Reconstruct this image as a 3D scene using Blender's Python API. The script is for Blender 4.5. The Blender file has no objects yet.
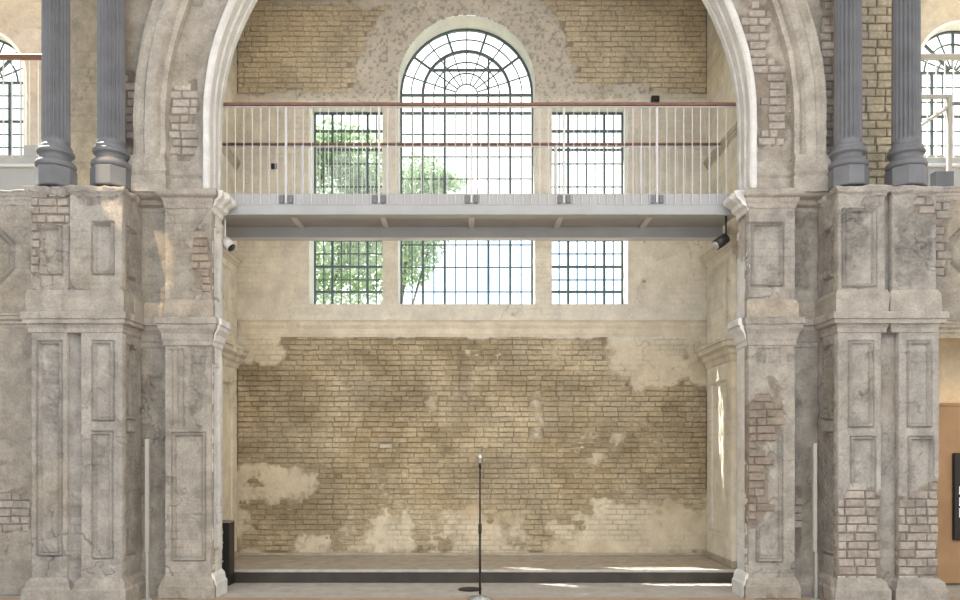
import bpy, math, random
import numpy as np
from mathutils import Matrix, Vector

random.seed(7)
rng = np.random.default_rng(7)
scene = bpy.context.scene
COL = scene.collection

# ------------------------------------------------------------------ camera
FPX = 760.0                      # focal length in pixels of a 960 px wide frame
PX, PY, EYE = 472.0, 450.0, 1.6   # principal point of the shifted lens, eye height
cam_d = bpy.data.cameras.new('camera')
cam_d.sensor_width = 36.0
cam_d.lens = FPX / 960 * 36.0
cam_d.shift_x = (480 - PX) / 960
cam_d.shift_y = (PY - 300) / 960
cam_d.clip_end = 300
cam = bpy.data.objects.new('camera', cam_d)
COL.objects.link(cam)
cam.location = (0, 0, EYE)
cam.rotation_euler = (math.pi / 2, 0, 0)
scene.camera = cam

# ------------------------------------------------------------------ world, sun, exposure
scene.view_settings.view_transform = 'Standard'
scene.view_settings.look = 'None'
scene.view_settings.gamma = 1.0
scene.view_settings.use_curve_mapping = False
scene.view_settings.exposure = -0.33
w = bpy.data.worlds.new('sky'); scene.world = w; w.use_nodes = True
nt = w.node_tree; nt.nodes.clear()
o_ = nt.nodes.new('ShaderNodeOutputWorld'); bg = nt.nodes.new('ShaderNodeBackground')
tc = nt.nodes.new('ShaderNodeTexCoord'); nz = nt.nodes.new('ShaderNodeTexNoise')
rp = nt.nodes.new('ShaderNodeValToRGB')
nz.inputs['Scale'].default_value = 2.2; nz.inputs['Detail'].default_value = 5
rp.color_ramp.elements[0].position = .30; rp.color_ramp.elements[0].color = (.30, .58, .92, 1)
rp.color_ramp.elements[1].position = .47; rp.color_ramp.elements[1].color = (1, 1, 1, 1)
nt.links.new(tc.outputs['Generated'], nz.inputs['Vector'])
nt.links.new(nz.outputs['Fac'], rp.inputs['Fac'])
nt.links.new(rp.outputs['Color'], bg.inputs['Color'])
bg.inputs['Strength'].default_value = 3.2
nt.links.new(bg.outputs['Background'], o_.inputs['Surface'])

sun_d = bpy.data.lights.new('sun', 'SUN'); sun_d.energy = 29; sun_d.angle = .009
sun_d.color = (1, .95, .86)
sun = bpy.data.objects.new('sun', sun_d); COL.objects.link(sun)
sun.rotation_euler = Vector((.54, -.31, -1.0)).to_track_quat('-Z', 'Y').to_euler()
sun.location = (-10, 16, 20)

# warm hall lamp hung in the middle of the hall, in front of the arch
ld = bpy.data.lights.new('hall_lamp', 'POINT'); ld.energy = 170; ld.color = (1, .74, .42)
ld.shadow_soft_size = .12
lo = bpy.data.objects.new('hall_lamp', ld); COL.objects.link(lo); lo.location = (.1, 4.4, 7.6)

# warm ceiling spotlight over the left side of the hall, trained on the set-back pilaster
sd = bpy.data.lights.new('ceiling_spot', 'SPOT'); sd.energy = 2600; sd.color = (1, .72, .42); sd.spot_size = .095; sd.spot_blend = .15; sd.shadow_soft_size = .03
so_ = bpy.data.objects.new('ceiling_spot', sd); COL.objects.link(so_); so_.location = (-4.75, 5.4, 8.6)
so_.rotation_euler = (Vector((-3.46, 8.37, 3.55)) - Vector(so_.location)).to_track_quat('-Z', 'Y').to_euler()

# ------------------------------------------------------------------ helpers
def X(px, Y): return (px - PX) * Y / FPX
def Z(py, Y): return EYE + (PY - py) * Y / FPX

def _h(ix, iy, seed):
    with np.errstate(over='ignore'):
        n = ix.astype(np.uint32) * np.uint32(374761393) + iy.astype(np.uint32) * np.uint32(668265263) + np.uint32(seed * 2654435 + 101)
        n = (n ^ (n >> np.uint32(13))) * np.uint32(1274126177)
        n = (n ^ (n >> np.uint32(16))) * np.uint32(2246822519)
        n = n ^ (n >> np.uint32(15))
    return (n & np.uint32(0xFFFFFF)).astype(np.float64) / float(0xFFFFFF)

def vn(x, y, seed=0):
    x = np.asarray(x, float) + 1000; y = np.asarray(y, float) + 1000
    ix = np.floor(x); iy = np.floor(y); fx = x - ix; fy = y - iy
    ix = ix.astype(np.int64); iy = iy.astype(np.int64)
    fx = fx * fx * (3 - 2 * fx); fy = fy * fy * (3 - 2 * fy)
    a = _h(ix, iy, seed); b = _h(ix + 1, iy, seed); c = _h(ix, iy + 1, seed); d = _h(ix + 1, iy + 1, seed)
    return (a * (1 - fx) + b * fx) * (1 - fy) + (c * (1 - fx) + d * fx) * fy

def fbm(x, y, freq=1., oct=4, seed=0):
    r = 0; amp = .5; tot = 0
    for k in range(oct):
        r = r + amp * vn(np.asarray(x) * freq, np.asarray(y) * freq, seed + k * 17); tot += amp
        amp *= .5; freq *= 2.03
    return r / tot * 2 - 1

def sstep(a, b, x):
    t = np.clip((x - a) / (b - a), 0, 1)
    return t * t * (3 - 2 * t)

def mesh(name, verts, faces, smooth=False):
    me = bpy.data.meshes.new(name); me.from_pydata([tuple(v) for v in verts], [], faces); me.update()
    if smooth: me.polygons.foreach_set('use_smooth', [True] * len(me.polygons))
    return me

def link(name, data, mat=None, parent=None, struct=False):
    o = bpy.data.objects.new(name, data); COL.objects.link(o)
    if mat is not None and data is not None and not data.materials: data.materials.append(mat)
    if parent is not None:
        o.parent = parent
        o.matrix_parent_inverse = Matrix.Translation(-Vector(parent.location))
    if struct: o['kind'] = 'structure'
    return o

def thing(name, label, cat, loc, group=None):
    o = bpy.data.objects.new(name, None); COL.objects.link(o); o.location = loc
    o.empty_display_size = .1
    tag(o, label, cat, group); return o

def tag(o, label, cat, group=None):
    o['label'] = label; o['category'] = cat
    if group: o['group'] = group
    return o

def box_geo(x0, x1, y0, y1, z0, z1, b=.006):
    """chamfered box"""
    b = min(b, .3 * min(x1 - x0, y1 - y0, z1 - z0))
    V = []; idx = {}
    lo = (x0, y0, z0); hi = (x1, y1, z1)
    for sx in (0, 1):
        for sy in (0, 1):
            for sz in (0, 1):
                s = (sx, sy, sz)
                for ax in range(3):
                    p = []
                    for k in range(3):
                        base = hi[k] if s[k] else lo[k]
                        if k != ax: base += -b if s[k] else b
                        p.append(base)
                    idx[(s, ax)] = len(V); V.append(p)
    F = []
    for ax in range(3):
        o1, o2 = (ax + 1) % 3, (ax + 2) % 3
        for sv in (0, 1):
            q = []
            for (a, c) in ((0, 0), (1, 0), (1, 1), (0, 1)):
                s = [0, 0, 0]; s[ax] = sv; s[o1] = a; s[o2] = c
                q.append(idx[(tuple(s), ax)])
            F.append(q if sv else q[::-1])
    for ax in range(3):
        o1, o2 = (ax + 1) % 3, (ax + 2) % 3
        for a in (0, 1):
            for c in (0, 1):
                s0 = [0, 0, 0]; s0[o1] = a; s0[o2] = c; s1 = list(s0); s1[ax] = 1
                s0 = tuple(s0); s1 = tuple(s1)
                q = [idx[(s0, o1)], idx[(s1, o1)], idx[(s1, o2)], idx[(s0, o2)]]
                F.append(q if a == c else q[::-1])
    for sx in (0, 1):
        for sy in (0, 1):
            for sz in (0, 1):
                s = (sx, sy, sz); q = [idx[(s, 0)], idx[(s, 1)], idx[(s, 2)]]
                F.append(q if (sx + sy + sz) % 2 else q[::-1])
    return V, F

def box(name, x0, x1, y0, y1, z0, z1, mat, parent=None, b=.006, struct=False):
    x0, x1 = min(x0, x1), max(x0, x1)
    V, F = box_geo(x0, x1, y0, y1, z0, z1, b)
    return link(name, mesh(name, V, F), mat, parent, struct)

def lathe_geo(prof, n=24, cx=0, cy=0):
    V = []; F = []
    for (r, z) in prof:
        for k in range(n):
            a = 2 * math.pi * k / n; V.append((cx + r * math.cos(a), cy + r * math.sin(a), z))
    m = len(prof)
    for i in range(m - 1):
        for k in range(n):
            F.append((i * n + k, i * n + (k + 1) % n, (i + 1) * n + (k + 1) % n, (i + 1) * n + k))
    F.append(tuple(range(n))[::-1]); F.append(tuple((m - 1) * n + k for k in range(n)))
    return V, F

def rod_geo(p, q, r, n=8):
    p = Vector(p); q = Vector(q); d = (q - p).normalized()
    u = d.orthogonal().normalized(); v = d.cross(u); V = []; F = []
    for c in (p, q):
        for k in range(n):
            a = 2 * math.pi * k / n; V.append(c + r * (math.cos(a) * u + math.sin(a) * v))
    for k in range(n): F.append((k, (k + 1) % n, n + (k + 1) % n, n + k))
    F.append(tuple(range(n))[::-1]); F.append(tuple(n + k for k in range(n)))
    return V, F

def rod(name, p, q, r, mat, parent=None, n=8):
    V, F = rod_geo(p, q, r, n); return link(name, mesh(name, V, F, True), mat, parent)

def add_col(me, cols):
    a = me.color_attributes.new('Col', 'FLOAT_COLOR', 'POINT')
    c = np.ones((len(me.vertices), 4), np.float32); c[:, :3] = cols
    a.data.foreach_set('color', c.ravel())

def sweep(name, prof, path, mat, parent=None, rough=.004, step=.03, col=(.5, .47, .42), struct=False, seed=0, chips=.35):
    """horizontal moulding: prof = [(out, z)], path = plan polyline, outward = right hand of travel.
    Real plaster mouldings are chipped, so the points wander and the nose is knocked off here and there."""
    P = [Vector((p[0], p[1])) for p in path]; segs = []
    for a, b in zip(P[:-1], P[1:]):
        d = (b - a).normalized(); segs.append(Vector((d.y, -d.x)))
    pts = []
    for i, p in enumerate(P):
        if i == 0: n = segs[0]
        elif i == len(P) - 1: n = segs[-1]
        else:
            n = segs[i - 1] + segs[i]; n = n / max(.2, n.dot(segs[i]))
        pts.append((p, n))
    full = []
    for i in range(len(P) - 1):
        L = (P[i + 1] - P[i]).length; k = max(1, int(L / step))
        for j in range(k):
            t = j / k; full.append((pts[i][0].lerp(pts[i + 1][0], t), pts[i][1].lerp(pts[i + 1][1], t)))
    full.append(pts[-1])
    m = len(prof); s = 0; S = [0]
    for a, b in zip(full[:-1], full[1:]): s += (b[0] - a[0]).length; S.append(s)
    S = np.array(S)[:, None]; zz = np.array([p[1] for p in prof])[None, :]; oo = np.array([p[0] for p in prof])[None, :]
    hx = P[0].x * 3.1 + seed
    nA = fbm(S + hx, zz, 9, 3, 3 + seed); nB = fbm(S + hx + 40, zz, 9, 3, 9 + seed)
    chip = sstep(.18, .5, fbm(S + hx + 7, zz * .6, 5, 3, 21 + seed)) * chips
    out = oo * (1 - chip) + nA * rough; zo = zz + nB * rough
    V = []
    for i, (p, n) in enumerate(full):
        for j in range(m): V.append((p.x + n.x * out[i, j], p.y + n.y * out[i, j], zo[i, j]))
    F = []
    for i in range(len(full) - 1):
        for j in range(m - 1): F.append((i * m + j, i * m + j + 1, (i + 1) * m + j + 1, (i + 1) * m + j))
    F.append(tuple(range(m))[::-1]); F.append(tuple((len(full) - 1) * m + j for j in range(m)))
    # normal check: prof runs bottom to top
    F = [f[::-1] for f in F]
    me = mesh(name, V, F)
    cc = np.array(col)[None, None, :] * (1 + .16 * fbm(S + hx, zz, 4, 4, 31)[..., None]) * (1 - .22 * chip[..., None])
    add_col(me, cc.reshape(-1, 3))
    return link(name, me, mat, parent, struct)

def arch_sweep(name, prof, cx, zc, z0, mat, parent=None, n=96, rough=.003, col=(.5, .47, .42), struct=False, legs=24, seed=0, a0=0., a1=math.pi):
    """prof = [(r, y)], path = leg, semicircle, leg"""
    path = []
    if z0 is not None:
        for k in range(legs): path.append((1, 0, z0 + (zc - z0) * k / legs - zc))
    for k in range(n + 1):
        a = a0 + (a1 - a0) * k / n; path.append((math.cos(a), math.sin(a), 0))
    if z0 is not None:
        for k in range(legs - 1, -1, -1): path.append((-1, 0, z0 + (zc - z0) * k / legs - zc))
    path = np.array(path); r = np.array([p[0] for p in prof]); y = np.array([p[1] for p in prof]); m = len(prof)
    i = np.arange(len(path))[:, None]; jj = np.arange(m)[None, :]
    R = r[None, :] + fbm(i * .14 + seed, jj * .9, 2.1, 3, 5 + seed) * rough
    Yv = y[None, :] + fbm(i * .14 + seed, jj * .9 + 30, 2.1, 3, 8 + seed) * rough
    V = np.stack([cx + path[:, :1] * R, Yv, zc + path[:, 1:2] * R + path[:, 2:3]], -1).reshape(-1, 3)
    F = []
    for a in range(len(path) - 1):
        for b in range(m - 1): F.append((a * m + b, (a + 1) * m + b, (a + 1) * m + b + 1, a * m + b + 1))
    F.append(tuple(range(m))); F.append(tuple((len(path) - 1) * m + b for b in range(m))[::-1])
    me = mesh(name, V, F)
    cc = np.array(col)[None, None, :] * (1 + .13 * fbm(i * .14, jj * .4, 1.3, 4, 31 + seed)[..., None])
    add_col(me, cc.reshape(-1, 3))
    return link(name, me, mat, parent, struct)

def relief(name, u0, u1, z0, z1, P, res, hfun, mat, parent=None, face='-Y', hole=None, snap=None, skirt=.05, struct=False):
    """wall face as a height field: hfun(u, z) -> (height, colour).  P = plane position."""
    nu = max(2, int(round((u1 - u0) / res)) + 1); nz_ = max(2, int(round((z1 - z0) / res)) + 1)
    U, Zg = np.meshgrid(np.linspace(u0, u1, nu), np.linspace(z0, z1, nz_))
    if snap is not None: U, Zg = snap(U, Zg, (u1 - u0) / (nu - 1))
    Hh, C = hfun(U, Zg)
    idx = np.arange(nu * nz_).reshape(nz_, nu)
    Q = np.stack([idx[:-1, :-1], idx[:-1, 1:], idx[1:, 1:], idx[1:, :-1]], -1).reshape(-1, 4)
    if hole is not None:
        uc = U.ravel()[Q].mean(1); zc = Zg.ravel()[Q].mean(1); Q = Q[~hole(uc, zc)]
    # skirt
    ring = np.concatenate([idx[0, :], idx[1:, -1], idx[-1, -2::-1], idx[-2:0:-1, 0]])
    n0 = nu * nz_
    u = np.concatenate([U.ravel(), U.ravel()[ring]]); z = np.concatenate([Zg.ravel(), Zg.ravel()[ring]])
    h = np.concatenate([Hh.ravel(), np.full(len(ring), -skirt)])
    c = np.concatenate([C.reshape(-1, 3), C.reshape(-1, 3)[ring]])
    r2 = np.roll(ring, -1); k = np.arange(len(ring)); k2 = np.roll(k, -1)
    S = np.stack([ring, n0 + k, n0 + k2, r2], -1)
    used = np.zeros(n0, bool); used[Q.ravel()] = True; S = S[used[ring] & used[r2]]
    Q = np.concatenate([Q, S])
    if face == '-Y': co = np.stack([u, P - h, z], -1)
    elif face == '+X': co = np.stack([P + h, u, z], -1)
    else: co = np.stack([P - h, u, z], -1); Q = Q[:, ::-1]
    me = bpy.data.meshes.new(name)
    me.vertices.add(len(co)); me.vertices.foreach_set('co', co.astype(np.float32).ravel())
    me.loops.add(Q.size); me.loops.foreach_set('vertex_index', Q.astype(np.int32).ravel())
    me.polygons.add(len(Q)); me.polygons.foreach_set('loop_start', np.arange(0, Q.size, 4, dtype=np.int32))
    me.update(calc_edges=True); me.validate()
    add_col(me, c.astype(np.float32))
    return link(name, me, mat, parent, struct)

# --- relief ingredients
def lines_in(d, w=.015, depth=.034, field=-.022):
    """moulded frame as a function of the distance d inside its outline"""
    h = np.zeros_like(d)
    h = h - depth * (sstep(0, .006, d) - sstep(w, w + .006, d))
    h = h + depth * .55 * (sstep(w, w + .006, d) - sstep(2 * w, 2 * w + .006, d))
    h = h - depth * (sstep(2 * w, 2 * w + .006, d) - sstep(3 * w, 3 * w + .006, d))
    return h + field * sstep(3 * w, 3 * w + .008, d)

def rect_d(U, Zg, r):
    return np.minimum(np.minimum(U - r[0], r[1] - U), np.minimum(Zg - r[2], r[3] - Zg))

def oct_d(U, Zg, r, c):
    dx = np.minimum(U - r[0], r[1] - U); dz = np.minimum(Zg - r[2], r[3] - Zg)
    return np.minimum(np.minimum(dx, dz), (dx + dz - c) * .707)

def blob(U, Zg, b, seed=0, amp=.5, freq=5., p=4):
    cx, cz, rx, rz = b
    d = (np.abs((U - cx) / rx) ** p + np.abs((Zg - cz) / rz) ** p) ** (1 / p)
    return (1 - d) + amp * fbm(U, Zg, freq, 4, seed)

def joints(U, Zg, course, length, z0=0., seed=0, wid=.008, wob=.012):
    """courses of the masonry telegraphing through thin plaster"""
    Uw = U + wob * fbm(U, Zg, 6, 3, seed + 1); Zw = Zg + .6 * wob * fbm(U, Zg, 6, 3, seed + 2)
    row = np.floor((Zw - z0) / course)
    fz = (Zw - z0) / course - row; dz = np.minimum(fz, 1 - fz) * course
    fu = (Uw + row * .37 * length) / length; fu = fu - np.floor(fu); du = np.minimum(fu, 1 - fu) * length
    return np.clip(1.3 - np.minimum(dz, du) / wid, 0, 1)

PL_PIER = np.array((.425, .408, .376)); MORTAR = np.array((.30, .265, .22))
def face_fun(base=PL_PIER, panels=(), octs=(), bare=(), carved=(), rough=.0025, seed=0, mortar=MORTAR, edge=None, stain=.16, scab=0., ghost=.55, flutes=()):
    """plaster face with moulded panels, patches fallen off down to the masonry and carved remnants"""
    def f(U, Zg):
        U = np.asarray(U, float); Zg = np.asarray(Zg, float)
        h = rough * fbm(U, Zg, 14, 4, seed)
        for r in panels: h = h + lines_in(rect_d(U, Zg, r))
        for r, k in flutes:
            ins = sstep(0, .012, rect_d(U, Zg, r) + .02 * fbm(U, Zg, 8, 3, seed + 90))
            h = h - .03 * ins * np.abs(np.sin(math.pi * k * (U - r[0]) / (r[1] - r[0])))
        for r, c in octs: h = h + lines_in(oct_d(U, Zg, r, c), .024, .034)
        m = bare_mask(bare, seed)(U, Zg)
        col = base[None, None, :] * (1 + stain * fbm(U, Zg, 1.6, 5, seed + 40)[..., None] + .5 * stain * fbm(U, Zg, 9, 3, seed + 41)[..., None])
        warm = np.clip(fbm(U, Zg, .9, 3, seed + 44), 0, 1)[..., None]
        col = col * (1 - warm * np.array((.02, .08, .2)))
        for b in carved:
            q = np.clip(blob(U, Zg, b, seed + 5, .5, 6) * 6, 0, 1)
            h = h + q * (.022 * np.abs(fbm(U, Zg, 12, 4, seed + 9)) * 2 - .016)
            col = col * (1 - .22 * q[..., None])
        if scab:
            q = sstep(.18, .4, fbm(U, Zg, 7, 4, seed + 71)) * scab
            h = h - .014 * q * (1 + .5 * fbm(U, Zg, 25, 2, seed + 72)); col = col * (1 - .16 * q[..., None])
        if ghost:
            gm = sstep(.05, .35, fbm(U, Zg, 1.5, 4, seed + 81)) * (.4 + .6 * sstep(-.2, .3, fbm(U, Zg, 9, 2, seed + 83)))
            j = joints(U, Zg, .09, .22, 0, seed) * gm * ghost
            h = h - .013 * j; col = col * (1 - .3 * j[..., None])
        h = h * (1 - m) + m * (-.024 + .004 * fbm(U, Zg, 30, 2, seed + 3))
        rim = np.clip(1 - np.abs(m - .4) * 3, 0, 1)
        col = col * (1 - m[..., None]) + m[..., None] * mortar * (1 + .25 * fbm(U, Zg, 11, 3, seed + 8)[..., None])
        col = col * (1 + .10 * rim[..., None])
        # hairline cracks
        cr = np.abs(fbm(U, Zg, 2.3, 4, seed + 60)); cm = np.clip(1 - cr / .02, 0, 1) * (fbm(U, Zg, 1.1, 2, seed + 61) > .05)
        h = h - .014 * cm * (1 - m); col = col * (1 - .35 * (cm * (1 - m))[..., None])
        return h, np.clip(col, .02, .95)
    return f

def bare_mask(bare, seed):
    def g(U, Zg):
        m = np.zeros(np.shape(U))
        for b in bare: m = np.maximum(m, np.clip(blob(U, Zg, b, seed + 2) * 8, 0, 1))
        return m
    return g

# --- bricks
def brick_mesh(L, Hh, D, k):
    r = random.Random(k); c = .008
    j = lambda s=.003: r.uniform(-s, s)
    V = []
    for (sx, sz) in ((-1, -1), (1, -1), (1, 1), (-1, 1)): V.append((sx * L / 2 + j(), 0, sz * Hh / 2 + j()))
    for (sx, sz) in ((-1, -1), (1, -1), (1, 1), (-1, 1)): V.append((sx * L / 2 + j(), -D + c, sz * Hh / 2 + j()))
    for (sx, sz) in ((-1, -1), (1, -1), (1, 1), (-1, 1)): V.append((sx * (L / 2 - c) + j(), -D + j(.004), sz * (Hh / 2 - c) + j()))
    F = [(8, 9, 10, 11)]
    for a in range(4):
        b = (a + 1) % 4; F.append((a, b, 4 + b, 4 + a)); F.append((4 + a, 4 + b, 8 + b, 8 + a))
    return V, F

_bm = {}
def brick_set(L, Hh, D, mat, n=5):
    key = (round(L, 4), round(Hh, 4), round(D, 4), mat.name)
    if key not in _bm:
        L_ = []
        for k in range(n):
            me = mesh('brick', *brick_mesh(L, Hh, D, k + int(L * 1000))); me.materials.append(mat); L_.append(me)
        _bm[key] = L_
    return _bm[key]

def lay_bricks(parent, u0, u1, z0, z1, P, mask, mat, face='-Y', course=.09, length=.235, joint=.012, D=.018, depth0=.024, seed=1, thr=.55, limit=300, skip=None):
    """bricks laid in courses wherever the plaster is gone"""
    r = random.Random(seed); out = []
    nrow = int((z1 - z0) / course) + 1
    for i in range(nrow):
        z = z0 + (i + .5) * course
        if z + course * .5 > z1 + .01: break
        u = u0 - length * (.5 if i % 2 else .02) - r.random() * .04; hd = r.random() < .3
        while u < u1:
            L = length * (.5 if (hd or r.random() < .25) else 1)
            hd = False
            a, b = max(u, u0), min(u + L, u1)
            if b - a > .05:
                uc = (a + b) / 2
                mm = float(mask(np.array([[uc]]), np.array([[z]]))[0, 0])
                if mm > thr and (skip is None or not skip(uc, z, (b - a) / 2)): out.append((mm, uc, z, round((b - a - joint) / .02) * .02))
            u += L
    out.sort(key=lambda t: -t[0] + .04 * abs(t[2] - 2.4))
    for (mm, uc, z, L) in out[:limit]:
        me = random.choice(brick_set(max(.04, L), course - joint, D, mat))
        o = bpy.data.objects.new('brick', me); COL.objects.link(o); o.parent = parent
        pl = Vector(parent.location)
        if face == '-Y': o.location = Vector((uc, P + depth0, z)) - pl
        elif face == '+X': o.location = Vector((P - depth0, uc, z)) - pl; o.rotation_euler.z = math.pi / 2
        else: o.location = Vector((P + depth0, uc, z)) - pl; o.rotation_euler.z = -math.pi / 2
        o.rotation_euler.y += r.uniform(-.016, .016); o.location.z += r.uniform(-.004, .004)
    rest = out[limit:]
    if rest:
        V = []; F = []
        for k, (mm, uc, z, L) in enumerate(rest):
            v, f = brick_mesh(max(.04, L), course - joint, D + r.uniform(-.006, .004), k)
            n = len(V); zj = r.uniform(-.004, .004); V += [(uc + a, P + depth0 + b, z + zj + c) for a, b, c in v]; F += [tuple(n + q for q in t) for t in f]
        o = link('brick_field', mesh('brick_field', V, F), mat, parent); o['kind'] = 'stuff'
    return len(out)

# ------------------------------------------------------------------ materials
def new_mat(name):
    m = bpy.data.materials.new(name); m.use_nodes = True
    t = m.node_tree; b = t.nodes['Principled BSDF']; return m, t, b

def N(t, k, **kw):
    n = t.nodes.new(k)
    for a, v in kw.items():
        if a in n.inputs: n.inputs[a].default_value = v
        else: setattr(n, a, v)
    return n

def mat_plaster(name, bump=.5, scale=28., rough=.92, tint=(1, 1, 1), attr=True, base=(.5, .5, .5), var=.18, gain=1.):
    m, t, b = new_mat(name)
    pos = N(t, 'ShaderNodeNewGeometry')
    n1 = N(t, 'ShaderNodeTexNoise', Scale=scale, Detail=6., Roughness=.62)
    n2 = N(t, 'ShaderNodeTexNoise', Scale=5.5, Detail=5., Roughness=.6)
    for n in (n1, n2): t.links.new(pos.outputs['Position'], n.inputs['Vector'])
    if attr:
        c = N(t, 'ShaderNodeVertexColor'); c.layer_name = 'Col'; csrc = c.outputs['Color']
    else:
        c = N(t, 'ShaderNodeRGB'); c.outputs[0].default_value = (*base, 1); csrc = c.outputs[0]
    mr = N(t, 'ShaderNodeMapRange'); mr.inputs['From Min'].default_value = .3; mr.inputs['From Max'].default_value = .7
    mr.inputs['To Min'].default_value = gain * (1 - var); mr.inputs['To Max'].default_value = gain * (1 + var)
    t.links.new(n2.outputs['Fac'], mr.inputs['Value'])
    mr2 = N(t, 'ShaderNodeMapRange'); mr2.inputs['From Min'].default_value = .3; mr2.inputs['From Max'].default_value = .7
    mr2.inputs['To Min'].default_value = 1 - var * .6; mr2.inputs['To Max'].default_value = 1 + var * .6
    t.links.new(n1.outputs['Fac'], mr2.inputs['Value'])
    mu = N(t, 'ShaderNodeMath', operation='MULTIPLY'); t.links.new(mr.outputs[0], mu.inputs[0]); t.links.new(mr2.outputs[0], mu.inputs[1])
    vm = N(t, 'ShaderNodeVectorMath', operation='SCALE'); t.links.new(csrc, vm.inputs[0]); t.links.new(mu.outputs[0], vm.inputs['Scale'])
    t.links.new(vm.outputs[0], b.inputs['Base Color'])
    bp = N(t, 'ShaderNodeBump', Strength=bump, Distance=.01); t.links.new(n1.outputs['Fac'], bp.inputs['Height'])
    t.links.new(bp.outputs['Normal'], b.inputs['Normal'])
    b.inputs['Roughness'].default_value = rough; b.inputs['Specular IOR Level'].default_value = .15
    return m

def mat_brick(name, cols, wash=(.62, .56, .44), washamt=.5, wscale=1.3, upwash=0.):
    m, t, b = new_mat(name)
    pos = N(t, 'ShaderNodeNewGeometry'); oi = N(t, 'ShaderNodeObjectInfo')
    ad = N(t, 'ShaderNodeMath', operation='ADD'); fr = N(t, 'ShaderNodeMath', operation='FRACT')
    t.links.new(pos.outputs['Random Per Island'], ad.inputs[0]); t.links.new(oi.outputs['Random'], ad.inputs[1]); t.links.new(ad.outputs[0], fr.inputs[0])
    rp = N(t, 'ShaderNodeValToRGB'); e = rp.color_ramp.elements
    for k, c in enumerate(cols):
        if k < 2: e[k].position = k / (len(cols) - 1); e[k].color = (*c, 1)
        else: q = e.new(k / (len(cols) - 1)); q.color = (*c, 1)
    for k, c in enumerate(cols): e[k].position = k / (len(cols) - 1); e[k].color = (*c, 1)
    t.links.new(fr.outputs[0], rp.inputs['Fac'])
    n1 = N(t, 'ShaderNodeTexNoise', Scale=26., Detail=6.); n2 = N(t, 'ShaderNodeTexNoise', Scale=wscale, Detail=6., Roughness=.65)
    for n in (n1, n2): t.links.new(pos.outputs['Position'], n.inputs['Vector'])
    mr = N(t, 'ShaderNodeMapRange'); mr.inputs['From Min'].default_value = .38; mr.inputs['From Max'].default_value = .62; mr.inputs['To Max'].default_value = washamt
    t.links.new(n2.outputs['Fac'], mr.inputs['Value'])
    sp = N(t, 'ShaderNodeSeparateXYZ'); t.links.new(pos.outputs['Position'], sp.inputs[0])
    mz = N(t, 'ShaderNodeMapRange'); mz.inputs['From Min'].default_value = 4.5; mz.inputs['From Max'].default_value = 6.2; mz.inputs['To Max'].default_value = upwash
    t.links.new(sp.outputs['Z'], mz.inputs['Value'])
    mxx = N(t, 'ShaderNodeMath', operation='MAXIMUM'); t.links.new(mr.outputs[0], mxx.inputs[0]); t.links.new(mz.outputs[0], mxx.inputs[1])
    mx = N(t, 'ShaderNodeMixRGB'); mx.inputs[2].default_value = (*wash, 1)
    t.links.new(mxx.outputs[0], mx.inputs[0]); t.links.new(rp.outputs[0], mx.inputs[1])
    mr2 = N(t, 'ShaderNodeMapRange'); mr2.inputs['From Min'].default_value = .3; mr2.inputs['From Max'].default_value = .7; mr2.inputs['To Min'].default_value = .8; mr2.inputs['To Max'].default_value = 1.18
    t.links.new(n1.outputs['Fac'], mr2.inputs['Value'])
    n3 = N(t, 'ShaderNodeTexNoise', Scale=.95, Detail=7., Roughness=.68); n3.inputs['Distortion'].default_value = .6
    t.links.new(pos.outputs['Position'], n3.inputs['Vector'])
    mr3 = N(t, 'ShaderNodeMapRange'); mr3.inputs['From Min'].default_value = .38; mr3.inputs['From Max'].default_value = .60; mr3.inputs['To Min'].default_value = .76; mr3.inputs['To Max'].default_value = 1.2
    t.links.new(n3.outputs['Fac'], mr3.inputs['Value'])
    mm_ = N(t, 'ShaderNodeMath', operation='MULTIPLY'); t.links.new(mr2.outputs[0], mm_.inputs[0]); t.links.new(mr3.outputs[0], mm_.inputs[1])
    vm = N(t, 'ShaderNodeVectorMath', operation='SCALE'); t.links.new(mx.outputs[0], vm.inputs[0]); t.links.new(mm_.outputs[0], vm.inputs['Scale'])
    t.links.new(vm.outputs[0], b.inputs['Base Color'])
    bp = N(t, 'ShaderNodeBump', Strength=.5, Distance=.006); t.links.new(n1.outputs['Fac'], bp.inputs['Height']); t.links.new(bp.outputs['Normal'], b.inputs['Normal'])
    b.inputs['Roughness'].default_value = .92; b.inputs['Specular IOR Level'].default_value = .15
    return m

def mat_simple(name, c, rough=.5, metal=0., var=.1, scale=6., bump=0., emit=None, estr=0.):
    m, t, b = new_mat(name)
    pos = N(t, 'ShaderNodeNewGeometry'); n1 = N(t, 'ShaderNodeTexNoise', Scale=scale, Detail=5.)
    t.links.new(pos.outputs['Position'], n1.inputs['Vector'])
    mr = N(t, 'ShaderNodeMapRange'); mr.inputs['From Min'].default_value = .3; mr.inputs['From Max'].default_value = .7
    mr.inputs['To Min'].default_value = 1 - var; mr.inputs['To Max'].default_value = 1 + var
    t.links.new(n1.outputs['Fac'], mr.inputs['Value'])
    vm = N(t, 'ShaderNodeVectorMath', operation='SCALE'); vm.inputs[0].default_value = c; t.links.new(mr.outputs[0], vm.inputs['Scale'])
    t.links.new(vm.outputs[0], b.inputs['Base Color'])
    b.inputs['Roughness'].default_value = rough; b.inputs['Metallic'].default_value = metal
    if bump:
        bp = N(t, 'ShaderNodeBump', Strength=bump, Distance=.01); t.links.new(n1.outputs['Fac'], bp.inputs['Height']); t.links.new(bp.outputs['Normal'], b.inputs['Normal'])
    if emit:
        b.inputs['Emission Color'].default_value = (*emit, 1); b.inputs['Emission Strength'].default_value = estr
    return m

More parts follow.
